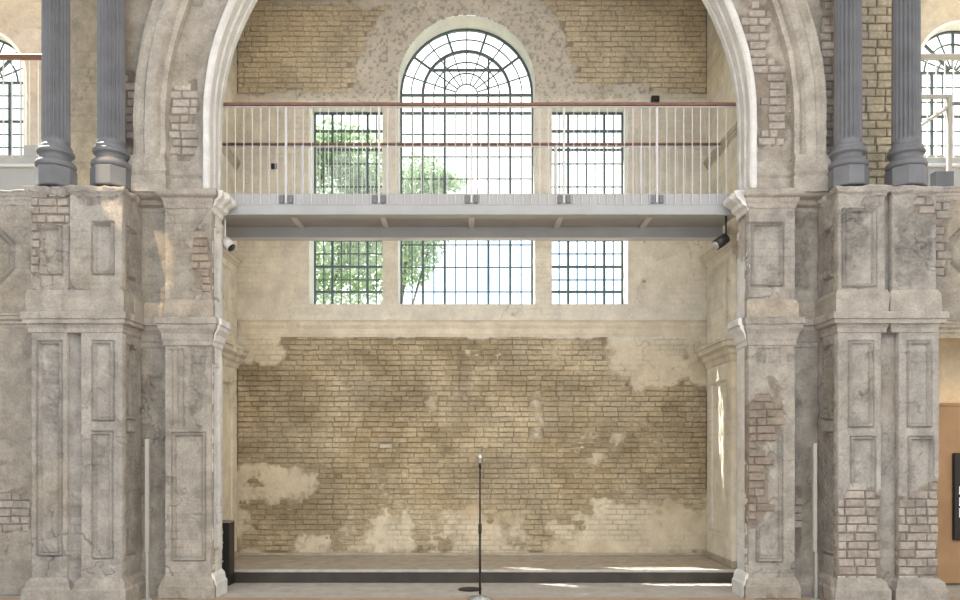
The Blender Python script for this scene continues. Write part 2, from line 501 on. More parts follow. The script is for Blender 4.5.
M = {}
M['wall'] = mat_plaster('old_lime_plaster', .5, 30, var=.11)
M['pier'] = mat_plaster('stucco', .9, 38, var=.23, gain=.81)
M['white'] = mat_plaster('white_painted_plaster', .3, 24, attr=False, base=(.76, .76, .73), var=.06)
M['hall_wall'] = mat_plaster('hall_plaster', .4, 20, attr=False, base=(.55, .54, .52), var=.1)
M['hall_ceiling'] = mat_plaster('hall_ceiling_plaster', .3, 20, attr=False, base=(.62, .61, .59), var=.06)
M['cream'] = mat_plaster('cream_plaster', .4, 20, attr=False, base=(.60, .54, .42), var=.12)
M['stone_floor'] = mat_plaster('pale_stone_paving', .2, 14, .7, attr=False, base=(.46, .44, .41), var=.14)
M['stage_top'] = mat_plaster('worn_stage_paving', .25, 12, .8, attr=False, base=(.42, .37, .30), var=.16)
M['brick_back'] = mat_brick('yellow_brick', [(.29, .225, .135), (.345, .275, .17), (.38, .305, .19), (.315, .25, .15), (.42, .345, .22)], (.55, .475, .345), .55, 1.3, .72)
M['brick_front'] = mat_brick('limewashed_brick', [(.31, .28, .25), (.37, .34, .30), (.26, .225, .20), (.42, .39, .35)], (.43, .40, .36), .5, 3)
M['brick_brown'] = mat_brick('brown_brick', [(.24, .20, .165), (.29, .245, .20), (.21, .175, .145), (.34, .29, .245)], (.4, .35, .29), .4, 4)
M['brick_warm'] = mat_brick('pale_yellow_brick', [(.45, .40, .29), (.52, .47, .35), (.40, .35, .26)], (.55, .50, .40), .5, 3)
M['zinc'] = mat_simple('blue_grey_paint', (.15, .16, .178), .6, 0, .14, 5)
M['steel'] = mat_simple('pale_grey_paint', (.37, .385, .395), .5, 0, .07, 3)
M['steel_w'] = mat_simple('white_painted_steel', (.58, .59, .59), .45, 0, .04, 6)
M['wood_rail'] = mat_simple('brown_rail_wood', (.16, .075, .05), .45, 0, .2, 14)
M['bar'] = mat_simple('green_grey_window_iron', (.07, .10, .105), .5, .2, .1, 9)
M['black'] = mat_simple('black_lacquer', (.018, .017, .017), .45, 0, .2, 8)
M['riser'] = mat_simple('dark_riser_boards', (.042, .033, .025), .6, 0, .45, 3.5, .2)
M['post'] = mat_simple('pale_beige_metal', (.36, .35, .32), .4, 0, .05, 5)
M['oak'] = mat_simple('oak_veneer', (.40, .24, .12), .5, 0, .14, 3)
M['hall_floor'] = mat_simple('oak_boards', (.42, .31, .22), .5, 0, .12, 2)
M['chrome'] = mat_simple('brushed_metal', (.62, .65, .68), .3, .8, .05, 8)
M['letters'] = mat_simple('screen_white', (.8, .8, .8), .5, 0, .02, 5, emit=(.85, .9, 1), estr=.6)
M['strip'] = mat_simple('warm_light_strip', (1, .8, .5), .5, 0, .0, 5, emit=(1, .62, .25), estr=14)
M['leaf'], t_, b_ = new_mat('leaves')
b_.inputs['Roughness'].default_value = .6
oi_ = N(t_, 'ShaderNodeNewGeometry'); rp_ = N(t_, 'ShaderNodeValToRGB')
rp_.color_ramp.elements[0].color = (.16, .27, .15, 1); rp_.color_ramp.elements[1].color = (.42, .54, .32, 1)
t_.links.new(oi_.outputs['Random Per Island'], rp_.inputs['Fac']); t_.links.new(rp_.outputs[0], b_.inputs['Base Color'])
tr_ = N(t_, 'ShaderNodeBsdfTranslucent'); t_.links.new(rp_.outputs[0], tr_.inputs['Color'])
ms_ = N(t_, 'ShaderNodeMixShader'); ms_.inputs[0].default_value = .5
t_.links.new(b_.outputs[0], ms_.inputs[1]); t_.links.new(tr_.outputs[0], ms_.inputs[2])
t_.links.new(ms_.outputs[0], t_.nodes['Material Output'].inputs['Surface'])
M['bark'] = mat_simple('bark', (.10, .085, .07), .9, 0, .3, 9, .4)
M['ground'] = mat_simple('garden_ground', (.30, .30, .22), .95, 0, .3, 2)
M['glass'], t_, b_ = new_mat('window_glass')
gl_ = N(t_, 'ShaderNodeBsdfGlossy', Roughness=.03); tr_ = N(t_, 'ShaderNodeBsdfTransparent')
tr_.inputs['Color'].default_value = (.97, .985, .98, 1)
ms_ = N(t_, 'ShaderNodeMixShader'); ms_.inputs[0].default_value = .05
t_.links.new(tr_.outputs[0], ms_.inputs[1]); t_.links.new(gl_.outputs[0], ms_.inputs[2])
t_.links.new(ms_.outputs[0], t_.nodes['Material Output'].inputs['Surface'])

# ------------------------------------------------------------------ levels
YB, YG = 10.41, 10.76            # back wall face, glazing plane
YP, YJ = 8.22, 8.57              # jamb pier front, back of the jamb
YA = 7.90                        # pedestal fronts
YW = 8.32                        # wall face round the arch
X0 = .086                        # axis of the arch
SX = 3.22                        # side walls of the recess
ZS = .16                         # platform height

# ------------------------------------------------------------------ floor, ground, ceiling
box('floor', -9, 9, -4, 8.24, -.2, 0, M['hall_floor'], None, 0.002, True)
box('floor_stone', -9, 9, 8.24, 10.6, -.2, -.002, M['stone_floor'], None, .002, True)
box('ceiling_hall', -9, 9, 2.5, 8.3, 9.0, 9.3, M['hall_ceiling'], None, .01, True)
box('wall_hall_left', -9.3, -9, -5, 8.5, -.2, 9.3, M['hall_wall'], None, .01, True)
box('wall_hall_right', 9, 9.3, -5, 8.5, -.2, 9.3, M['hall_wall'], None, .01, True)
box('ground', -40, 40, 11.2, 60, -.4, -.1, M['ground'], None, .01, True)
box('ceiling', -3.5, 3.5, 8.6, 11.73, 8.9, 9.1, M['white'], None, .01, True)  # its added overhang past the rear wall is unseen and trims the sun

# platform with a dark riser
pf = thing('platform', 'low stone topped platform with black riser across the foot of the rear wall', 'platform', (0, 9.6, 0))
box('riser', X(233, 9.16) , SX - .01, 9.165, 9.20, 0, ZS - .035, M['riser'], pf, .003)
box('top_slab', -SX + .01, SX - .01, 9.20, YB - .03, 0, ZS - .001, M['stage_top'], pf, .004)
box('edge_strip', X(233, 9.16), SX - .01, 9.15, 9.20, ZS - .035, ZS, M['stone_floor'], pf, .006)
box('skirting', -SX + .02, SX - .02, YB - .05, YB - .005, ZS, ZS + .035, M['stage_top'], pf, .004)

# ------------------------------------------------------------------ back wall
WIN_C = (X(466.5, YB), Z(83.5, YB), 68.5 * YB / FPX)         # arch centre and radius of the middle window
SILL = Z(304, YB)
WL = (X(309, YB), X(383, YB), SILL, Z(101.5, YB))
WR = (X(552, YB), X(628, YB), SILL, Z(101.5, YB))

def in_windows(u, z, g=0.):
    a = (u > WL[0] - g) & (u < WL[1] + g) & (z > WL[2] - g) & (z < WL[3] + g)
    b = (u > WR[0] - g) & (u < WR[1] + g) & (z > WR[2] - g) & (z < WR[3] + g)
    c = (np.abs(u - WIN_C[0]) < WIN_C[2] + g) & (z > SILL - g) & (z < WIN_C[1])
    d = (np.hypot(u - WIN_C[0], z - WIN_C[1]) < WIN_C[2] + g) & (z >= WIN_C[1])
    return a | b | c | d

def snap_windows(U, Zg, st):
    U = U.copy(); Zg = Zg.copy()
    for e in (WL[0], WL[1], WR[0], WR[1], WIN_C[0] - WIN_C[2], WIN_C[0] + WIN_C[2]):
        lim = WIN_C[1] if abs(abs(e - WIN_C[0]) - WIN_C[2]) < 1e-6 else WL[3]
        k = np.argmin(np.abs(U[0] - e)); rows = (Zg[:, 0] < lim + .03) & (Zg[:, 0] > SILL - .03); U[rows, k] = e
    for e in (SILL, WL[3]):
        k = np.argmin(np.abs(Zg[:, 0] - e)); Zg[k, :] = e
    dx = U - WIN_C[0]; dz = Zg - WIN_C[1]; r = np.hypot(dx, dz)
    q = (np.abs(r - WIN_C[2]) < st * .72) & (dz > 0)
    f = np.where(q, WIN_C[2] / np.maximum(r, 1e-6), 1)
    return WIN_C[0] + dx * f, np.where(q, WIN_C[1] + dz * f, Zg)

def back_cover(U, Zg):
    """1 = plaster, 0 = brick laid bare (in picture-plane terms of the wall's own surface)"""
    xp = PX + U * FPX / YB; yp = PY - (Zg - EYE) * FPX / YB
    n = fbm(U, Zg, 1.7, 5, 101); n2 = fbm(U, Zg, 5.5, 4, 103)
    # lower field
    low = sstep(345, 330, yp)                                    # plaster above the lower brick field
    low = np.maximum(low, 1.1 * sstep(575, 640, xp) * sstep(420, 360, yp) * .9)
    low = np.maximum(low, .9 * sstep(300, 270, xp) * sstep(378, 358, yp))
    band = sstep(470, 530, yp) * (.52 + .18 * sstep(420, 520, xp))
    band = np.maximum(band, .50 * sstep(440, 480, yp) * sstep(480, 300, xp))
    low = np.maximum(low, band)
    low = np.maximum(low, .27)
    # upper field
    rr = np.hypot(xp - 466.5, yp - 83.5)
    up = .10 + .8 * sstep(122, 98, rr) * (yp < 130)
    up = np.maximum(up, sstep(84, 100, yp) * .95)
    up = np.maximum(up, .65 * sstep(20, 0, yp) * sstep(500, 430, np.abs(xp - 300) + 300))
    up = np.maximum(up, .75 * (xp > 540) * (xp < 650) * sstep(78, 86, yp))
    b = np.where(yp > 200, low, up)
    v = b + .42 * n + .28 * n2 + .10 * fbm(U, Zg, 16, 2, 107)
    return np.clip((v - .5) * 4 + .5, 0, 1)

CREAM = np.array((.73, .68, .57)); GREYP = np.array((.50, .455, .38)); LOWP = np.array((.62, .54, .40)); MB = np.array((.27, .22, .145))
def back_fun(U, Zg):
    xp = PX + U * FPX / YB; yp = PY - (Zg - EYE) * FPX / YB
    c = back_cover(U, Zg)
    n1 = fbm(U, Zg, 1.3, 5, 201); n2 = fbm(U, Zg, 7, 4, 203); n3 = fbm(U, Zg, 22, 3, 205)
    k = sstep(-.25, .55, fbm(U, Zg, .8, 4, 207))
    h = -.022 * (1 - c) + c * .003 * n2 + .0015 * n3
    thin = sstep(.2, .5, fbm(U, Zg, 2.2, 4, 209)) * .006
    h = h - thin * (yp > 345)
    col = np.zeros(U.shape + (3,))
    upz = sstep(108, 92, yp)[..., None]; loz = sstep(330, 350, yp)[..., None]
    P_ = CREAM * (1 - upz) * (1 - loz) + GREYP * upz + LOWP * loz
    gz = (sstep(195, 150, yp) * sstep(92, 112, yp))[..., None]
    P_ = P_ * (1 - gz) + gz * np.array((.62, .57, .48))
    P_ = P_ * (1 + (.07 + .08 * loz + .05 * upz) * n1[..., None] + .06 * n2[..., None] + .05 * n3[..., None])
    mort = MB * (1 - upz) + np.array((.26, .225, .17)) * upz
    mort = mort * (1 + .35 * n1[..., None] + .2 * n3[..., None])
    # dirt
    st = sstep(.05, .6, fbm(U, Zg, 1.1, 5, 221))[..., None] * loz
    P_ = P_ * (1 - st * np.array((.22, .28, .36)))
    # pitted rough plaster round the arch
    rr = np.hypot(xp - 466.5, yp - 83.5)
    pz = np.maximum(sstep(130, 105, rr) * (yp < 105), (np.abs(xp - 600) < 52) * sstep(74, 82, yp) * (yp < 100))
    pz = np.maximum(pz, (np.abs(xp - 350) < 55) * sstep(74, 82, yp) * (yp < 100) * 1.)
    pit = sstep(.16, .42, fbm(U, Zg, 30, 2, 231)) * pz * c
    h = h - .012 * pit
    P_ = P_ * (1 - .32 * pit[..., None])
    jm = joints(U, Zg, .0705, .19, ZS + .06, 5, .0075, .006) * sstep(-.15, .4, fbm(U, Zg, 1.9, 4, 241)) * c
    jm = jm * (.35 + .65 * (yp > 335) + .4 * (yp < 100)) * (1 - pz * .7)
    h = h - .010 * jm; P_ = P_ * (1 - .34 * jm[..., None])
    col = P_ * c[..., None] + mort * (1 - c[..., None])
    cr = np.abs(fbm(U, Zg, 1.1, 4, 260)); cm = np.clip(1 - cr / .006, 0, 1) * (fbm(U, Zg, .7, 2, 261) > .12)
    h = h - .006 * cm * c; col = col * (1 - .4 * (cm * c)[..., None])
    return h, np.clip(col, .02, .9)

wb = relief('wall_back', -SX - .02, SX + .02, 0, 8.9, YB, .0125, back_fun, M['wall'], None, '-Y',
            hole=lambda u, z: in_windows(u, z, -.004), snap=snap_windows, skirt=.02, struct=True)
bmask = lambda U, Zg: (1 - back_cover(U, Zg)) * (1 - 1. * in_windows(U, Zg, .04))
near_win = lambda u, z, hl: bool(in_windows(np.array(u - hl), np.array(z), .04) | in_windows(np.array(u + hl), np.array(z), .04) | in_windows(np.array(u), np.array(z + .04), .02))
lay_bricks(wb, -SX + .004, SX - .004, ZS + .06, 8.85, YB, bmask, M['brick_back'], course=.0705, length=.205, joint=.008, D=.0175, depth0=.023, seed=5, thr=.30, limit=300, skip=near_win)

# wall core behind the face, with window reveals
def reveal_rect(name, r, mat, parent, y0=YB - .002, y1=YG + .06):
    t = .05
    box(name, r[0] - t, r[0], y0 + .02, y1, r[2] - t, r[3] + t, mat, parent, .004)
    box(name, r[1], r[1] + t, y0 + .02, y1, r[2] - t, r[3] + t, mat, parent, .004)
    box(name, r[0], r[1], y0 + .02, y1, r[3], r[3] + t, mat, parent, .004)
    box(name, r[0], r[1], y0 + .02, y1, r[2] - t, r[2], mat, parent, .004)

# ------------------------------------------------------------------ windows
CUBE = mesh('unit', *box_geo(-.5, .5, -.5, .5, -.5, .5, .02))
_unit = {}
def unit(name, x0, x1, y0, y1, z0, z1, mat, parent):
    key = (name, mat.name)
    if key not in _unit:
        me = CUBE.copy(); me.name = name; me.materials.append(mat); _unit[key] = me
    o = bpy.data.objects.new(name, _unit[key]); COL.objects.link(o); o.parent = parent
    o.location = Vector(((x0 + x1) / 2, (y0 + y1) / 2, (z0 + z1) / 2)) - Vector(parent.location)
    o.scale = (abs(x1 - x0), abs(y1 - y0), abs(z1 - z0))
    return o

def arc_bar(name, cx, zc, r, w, y, mat, parent, a0=0, a1=math.pi, n=40):
    V = []; F = []
    for k in range(n + 1):
        a = a0 + (a1 - a0) * k / n
        for (dr, dy) in ((-w / 2, -w / 2), (w / 2, -w / 2), (w / 2, w / 2), (-w / 2, w / 2)):
            V.append((cx + (r + dr) * math.cos(a), y + dy, zc + (r + dr) * math.sin(a)))
    for k in range(n):
        for j in range(4): F.append((k * 4 + j, k * 4 + (j + 1) % 4, k * 4 + 4 + (j + 1) % 4, k * 4 + 4 + j))
    F.append((3, 2, 1, 0)); F.append(tuple(n * 4 + j for j in range(4)))
    return link(name, mesh(name, V, F), mat, parent)

def radial_bar(name, cx, zc, r0, r1, a, w, y, mat, parent):
    d = Vector((math.cos(a), 0, math.sin(a))); s = Vector((-math.sin(a), 0, math.cos(a))) * w / 2
    c = Vector((cx, y, zc)); V = []
    for r in (r0, r1):
        for (q, dy) in ((-1, -w / 2), (1, -w / 2), (1, w / 2), (-1, w / 2)): V.append(c + d * r + s * q + Vector((0, dy, 0)))
    F = [(j, (j + 1) % 4, 4 + (j + 1) % 4, 4 + j) for j in range(4)] + [(3, 2, 1, 0), (4, 5, 6, 7)]
    return link(name, mesh(name, V, F), mat, parent)

def sector_pane(cx, zc, r0, r1, a0, a1, y, parent, n=5):
    V = []; F = []
    for k in range(n + 1):
        a = a0 + (a1 - a0) * k / n
        for r in (r0, r1):
            for dy in (-.002, .002): V.append((cx + r * math.cos(a), y + dy, zc + r * math.sin(a)))
    for k in range(n):
        b = k * 4
        F += [(b, b + 2, b + 6, b + 4), (b + 1, b + 5, b + 7, b + 3), (b, b + 4, b + 5, b + 1), (b + 2, b + 3, b + 7, b + 6)]
    F += [(0, 1, 3, 2), (n * 4, n * 4 + 2, n * 4 + 3, n * 4 + 1)]
    return link('pane', mesh('pane', V, F), M['glass'], parent)

def grid_window(w, xs, zs, thick_x, thick_z, y, thin=.016, thick=.032):
    """muntins and panes between the lines xs and zs"""
    x0, x1, z0, z1 = xs[0], xs[-1], zs[0], zs[-1]
    for i, x in enumerate(xs):
        edge = i in (0, len(xs) - 1); t = .03 if edge else (thick if i in thick_x else thin)
        unit('frame_post' if edge else 'muntin', x - t / 2, x + t / 2, y - t / 2, y + t / 2, z0, z1, M['bar'], w)
    for i, z in enumerate(zs):
        t = thick if (i in thick_z or i in (0, len(zs) - 1)) else thin
        unit('frame_rail' if i in (0, len(zs) - 1) else 'glazing_bar', x0, x1, y - t / 2 - .002, y + t / 2 - .002, z - t / 2, z + t / 2, M['bar'], w)
    for a, b in zip(xs[:-1], xs[1:]):
        for c, d in zip(zs[:-1], zs[1:]): unit('pane', a + .004, b - .004, y - .002, y + .002, c + .004, d - .004, M['glass'], w)

# middle window
w1 = thing('window_1', 'tall arched iron window with fanlight in middle of rear wall', 'window', (WIN_C[0], YG, SILL)); w1['kind'] = 'structure'; del w1['category']
cx = X(466.6, YG); zc = WIN_C[1]; hw = WIN_C[2] - .012
xs = [cx - hw + 2 * hw * k / 12 for k in range(13)]
zs = [SILL + .01] + [Z(v, YG) for v in (292, 267.5, 245, 223, 201, 179, 157, 134.5, 113.5)] + [zc]
grid_window(w1, xs, zs, (2, 4, 8, 10), (9,), YG)
k_ = YG / FPX
for r, wd in ((hw, .034), (43.8 * k_, .036)): arc_bar('arch_bar', cx, zc, r, wd, YG, M['bar'], w1)
for r in (55.5 * k_, 33 * k_, 22 * k_, 11 * k_): arc_bar('arch_bar', cx, zc, r, .015, YG, M['bar'], w1)
for i in range(1, 10):
    a = math.pi * i / 10
    radial_bar('radial_bar', cx, zc, 43.8 * k_, hw, a, .028 if i % 2 == 0 else .015, YG, M['bar'], w1)
    radial_bar('radial_bar', cx, zc, 11 * k_, 43.8 * k_, a, .014, YG + .004, M['bar'], w1)
for sx in (-1, 1):
    xx = cx + sx * 21.9 * k_
    unit('muntin', xx - .015, xx + .015, YG - .018, YG + .014, zc, zc + math.sqrt(43.8 ** 2 - 21.9 ** 2) * k_, M['bar'], w1)
zz = zc + 25 * k_; hx = math.sqrt(43.8 ** 2 - 25 ** 2) * k_
unit('glazing_bar', cx - hx, cx + hx, YG - .02, YG + .012, zz - .016, zz + .016, M['bar'], w1)
for r0, r1 in ((11, 22), (22, 33), (33, 43.8), (43.8, 55.5), (55.5, hw / k_)):
    for i in range(10): sector_pane(cx, zc, r0 * k_ + .004, r1 * k_ - .004, math.pi * i / 10 + .004, math.pi * (i + 1) / 10 - .004, YG, w1)
sector_pane(cx, zc, .002, 11 * k_ - .004, 0, math.pi, YG, w1, 12)
# reveal: two jambs, sill and soffit of the arch
R_ = WIN_C[2]
arch_sweep('reveal', [(R_ + .06, YG + .09), (R_, YG + .07), (R_, YB + .006), (R_ + .004, YB + .012)], WIN_C[0], WIN_C[1], SILL, mat_plaster('reveal_white', .3, 22, var=.06), w1, rough=.004, col=(.74, .74, .71), legs=60)
box('sill', WIN_C[0] - R_, WIN_C[0] + R_, YB + .01, YG + .08, SILL - .05, SILL, M['white'], w1, .004)

for nm, r, lab in (('window_2', WL, 'rectangular iron window left of the arched one, tree filling its panes'), ('window_3', WR, 'rectangular iron window right of the arched one, open sky behind')):
    ww = thing(nm, lab, 'window', ((r[0] + r[1]) / 2, YG, SILL)); ww['kind'] = 'structure'; del ww['category']
    xs = [r[0] + .01 + (r[1] - r[0] - .02) * k / 8 for k in range(9)]
    zs = [SILL + .01] + [Z(v, YG) for v in (292, 280, 267, 254, 241, 228, 210, 187, 164, 150, 131.5)] + [r[3] - .012]
    grid_window(ww, xs, zs, (2, 6), (1, 3, 10, 11), YG)
    reveal_rect('reveal', r, M['white'], ww)

# string course under the windows
sweep('trim_1', [(0, Z(337, YB)), (.018, Z(334, YB)), (.02, Z(329, YB)), (.045, Z(326, YB)), (.05, Z(323, YB)), (.02, Z(321, YB)), (0, Z(320, YB))],
      [(-SX + .02, YB), (SX - .02, YB)], M['wall'], None, .004, .03, (.70, .62, .48), True, 3)

# ------------------------------------------------------------------ side walls of the recess
sidebase = np.array((.70, .66, .56))
CORN = lambda z0, z1, d: [(0, z0), (d * .12, z0 + .02), (d * .2, z0 + (z1 - z0) * .25), (d * .42, z0 + (z1 - z0) * .34), (d * .45, z0 + (z1 - z0) * .5),
                          (d * .8, z0 + (z1 - z0) * .62), (d * .85, z0 + (z1 - z0) * .8), (d, z0 + (z1 - z0) * .84), (d, z1 - .01), (d * .8, z1), (0, z1)]
for side, s, nm in ((-1, 1, 'wall_left'), (1, -1, 'wall_right')):
    f = '+X' if side < 0 else '-X'
    wl = relief(nm, 8.58, YB + .02, 0, 8.9, side * SX, .025, face_fun(sidebase, seed=300 + side, stain=.2,
                bare=[(10.3, 1.2, .12, .8)] if side < 0 else [(10.3, 2.2, .08, .9), (9.8, 1.5, .3, .25)], mortar=np.array((.3, .25, .18))), M['wall'], None, f, struct=True)
    pfx = side * (SX - .06)
    # pilaster on the side wall with its capital
    pil = thing('wall_pilaster', 'cream plaster pilaster on %s side wall of the recess' % ('left' if side < 0 else 'right'), 'pilaster', (side * SX, 9.75, 0), 'side wall pilasters')
    relief('shaft', 9.25, 10.22, ZS, 4.6, pfx, .02, face_fun(sidebase * 1.03, panels=[(9.38, 10.09, 3.12, 3.98), (9.38, 10.09, .5, 2.5)], seed=310 + side, stain=.14), M['wall'], pil, f, skirt=.06)
    path = [(side * SX, 9.25), (pfx, 9.25), (pfx, 10.22), (side * SX, 10.22)]
    if side > 0: path = path[::-1]
    # outward must be to the right of travel
    def orient(p): return p
    p1 = [(side * SX, 9.25), (pfx, 9.25), (pfx, 10.22), (side * SX, 10.22)] if side < 0 else [(side * SX, 10.22), (pfx, 10.22), (pfx, 9.25), (side * SX, 9.25)]
    p1 = p1[:] 
    sweep('capital', CORN(2.68, 2.98, .13), p1, M['wall'], pil, .003, .03, (.6, .56, .47), seed=4)
    sweep('cornice', CORN(4.05, 4.22, .08), p1, M['wall'], pil, .003, .03, (.6, .56, .47), seed=5)
    box('base_board', min(side * SX, pfx - side * .01), max(side * SX, pfx - side * .01), 9.24, 10.23, ZS, ZS + .09, M['stage_top'], pil)
    rail = [(side * SX, 8.62), (side * SX, YB - .02)] if side < 0 else [(side * SX, YB - .02), (side * SX, 8.62)]
    sweep('trim_%d' % (2 if side < 0 else 3), CORN(5.42, 5.54, .06), rail, M['wall'], None, .003, .04, (.5, .45, .37), True, 8)

# ------------------------------------------------------------------ arch wall
ZC = Z(131, YJ); RI = 2.905; ZI = Z(190, YP)     # arch centre, radius, impost level
def arch_hole(u, z, g=0.):
    return ((np.abs(u - X0) < RI + g) & (z < ZC)) | (np.hypot(u - X0, z - ZC) < RI + g)
wx = 3.93
def pxr(v, Y=YW): return X(v, Y)
bareL = [(X(182, YW), Z(118, YW), .17, .40), (X(192, YW), Z(95, YW), .06, .2), (X(127, YW), Z(112, YW), .09, .42)]
bareR = [(X(768, YW), Z(100, YW), .27, .62), (X(752, YW), Z(40, YW), .20, .45), (X(795, YW), Z(10, YW), .14, .2), (X(828, YW), Z(70, YW), .08, 1.0)]
wf_fun = face_fun(np.array((.42, .395, .35)), bare=bareL + bareR, seed=400, stain=.2, scab=.5)
wf = relief('wall_front', X0 - wx - .02, X0 + wx + .02, ZI - .02, 8.3, YW, .0165, wf_fun, M['pier'], None, '-Y',
            hole=lambda u, z: arch_hole(u, z, .05), skirt=.28, struct=True)
for b, mt in ((bareL, M['brick_front']), (bareR, M['brick_front'])):
    mk = bare_mask(b, 400)
    x_lo = min(q[0] - q[2] for q in b) - .1; x_hi = max(q[0] + q[2] for q in b) + .1
    z_lo = max(ZI, min(q[1] - q[3] for q in b)); z_hi = max(q[1] + q[3] for q in b)
    lay_bricks(wf, x_lo, x_hi, z_lo, z_hi, YW, lambda U, Zg: mk(U, Zg) * (1 - 1. * arch_hole(U, Zg, .2)), mt, course=.088, length=.2, seed=12, thr=.5)
box('wall_front_upper', -9, 9, YW, YW + .3, 8.3, 11.5, M['cream'], None, .01, True)

ARCHC = (.50, .49, .46)
arch_in = arch_sweep('trim_4', [(RI, YJ), (RI, 8.50), (RI + .014, 8.495), (RI + .014, 8.42), (RI + .004, 8.41), (RI + .004, 8.36), (RI + .022, 8.345), (RI + .022, 8.27), (RI + .010, 8.255), (RI + .012, 8.21),
           (RI + .03, 8.19), (RI + .075, 8.185), (RI + .095, 8.22), (RI + .10, 8.26), (RI + .105, YW + .04), (RI + .105, YJ)], X0, ZC, ZI, M['wall'], None, 128, .006, (.62, .63, .63), True)  # whole inner moulding tinted pale to carry window light on its soffit
RO = 3.405
arch_out = arch_sweep('trim_5', [(RO, YW + .03), (RO + .01, YW - .07), (RO + .06, YW - .08), (RO + .075, YW - .12), (RO + .10, YW - .15), (RO + .20, YW - .16), (RO + .225, YW - .12),
           (RO + .27, YW - .11), (RO + .30, YW - .14), (RO + .33, YW - .13), (RO + .34, YW + .03)], X0, ZC, Z(168, YW), M['pier'], None, 128, .010, (.48, .455, .405), True, seed=3)
# blocks the outer archivolt and the arch field stand on
def stair_block(name, x0, x1, z0, z1, Y, col, parent, proj=.03, seed=0, back=.2):
    h = z1 - z0
    return sweep(name, [(proj, z0), (proj, z0 + .3 * h), (proj * .6, z0 + .42 * h), (proj * 1.1, z0 + .52 * h), (proj * .9, z0 + .62 * h), (0.004, z0 + .8 * h), (0, z1)],
                 [(x0, Y + back), (x0, Y), (x1, Y), (x1, Y + back)], M['pier'], parent, .006, .025, col, seed=seed)

# wall behind the columns
for side in (-1, 1):
    xa, xb = X0 + side * (wx - .06), X0 + side * 4.74
    u0, u1 = min(xa, xb), max(xa, xb)
    if side < 0: bare = [(X(118, 8.6), Z(115, 8.6), .10, .38)]; base = np.array((.56, .50, .39))
    else: bare = [((u0 + u1) / 2, 5.9, 1.0, 1.9)]; base = np.array((.50, .45, .36))
    nm = 'wall_column_left' if side < 0 else 'wall_column_right'
    wc = relief(nm, u0, u1, 4.2, 8.3, 8.62, .02, face_fun(base, bare=bare, seed=420 + side), M['pier'], None, '-Y', skirt=.3, struct=True)
    mk = bare_mask(bare, 420 + side)
    lay_bricks(wc, u0, u1, 4.42, 7.2, 8.62, mk, M['brick_warm'], course=.092, length=.22, seed=31, D=.02)

# ------------------------------------------------------------------ jamb piers with impost, cornice and base
def mirror_path(path, side):
    """path given for the left (-1) side as offsets from the axis; mirrored for the right side"""
    p = [(X0 + (a if side < 0 else -a), b) for a, b in path]
    return p if side < 0 else p[::-1]

zt, zi2, zd0, zp0, zc1, zc0, zb = ZI, Z(209, YP), Z(300, YP), Z(318, YP), Z(318, YP), Z(346, YP), Z(577, YP)
IMP = lambda z0, z1, d: [(0, z0), (.012, z0 + .012), (.02, z0 + .05), (d * .4, z0 + .07), (d * .5, z0 + .11), (d * .9, z1 - .075), (d, z1 - .06), (d, z1 - .012), (d * .85, z1), (-.02, z1)]
MIDC = lambda z0, z1, d: [(0, z0), (.012, z0 + .01), (.015, z0 + .05), (d * .3, z0 + .07), (d * .4, z0 + .13), (d * .75, z1 - .12), (d * .8, z1 - .08), (d, z1 - .07), (d, z1 - .015), (d * .9, z1), (-.02, z1)]
BASE = lambda z0, z1, d: [(d, z0), (d, z0 + .55 * (z1 - z0)), (d * .7, z0 + .65 * (z1 - z0)), (d * .55, z0 + .85 * (z1 - z0)), (0, z1), (-.01, z1)]

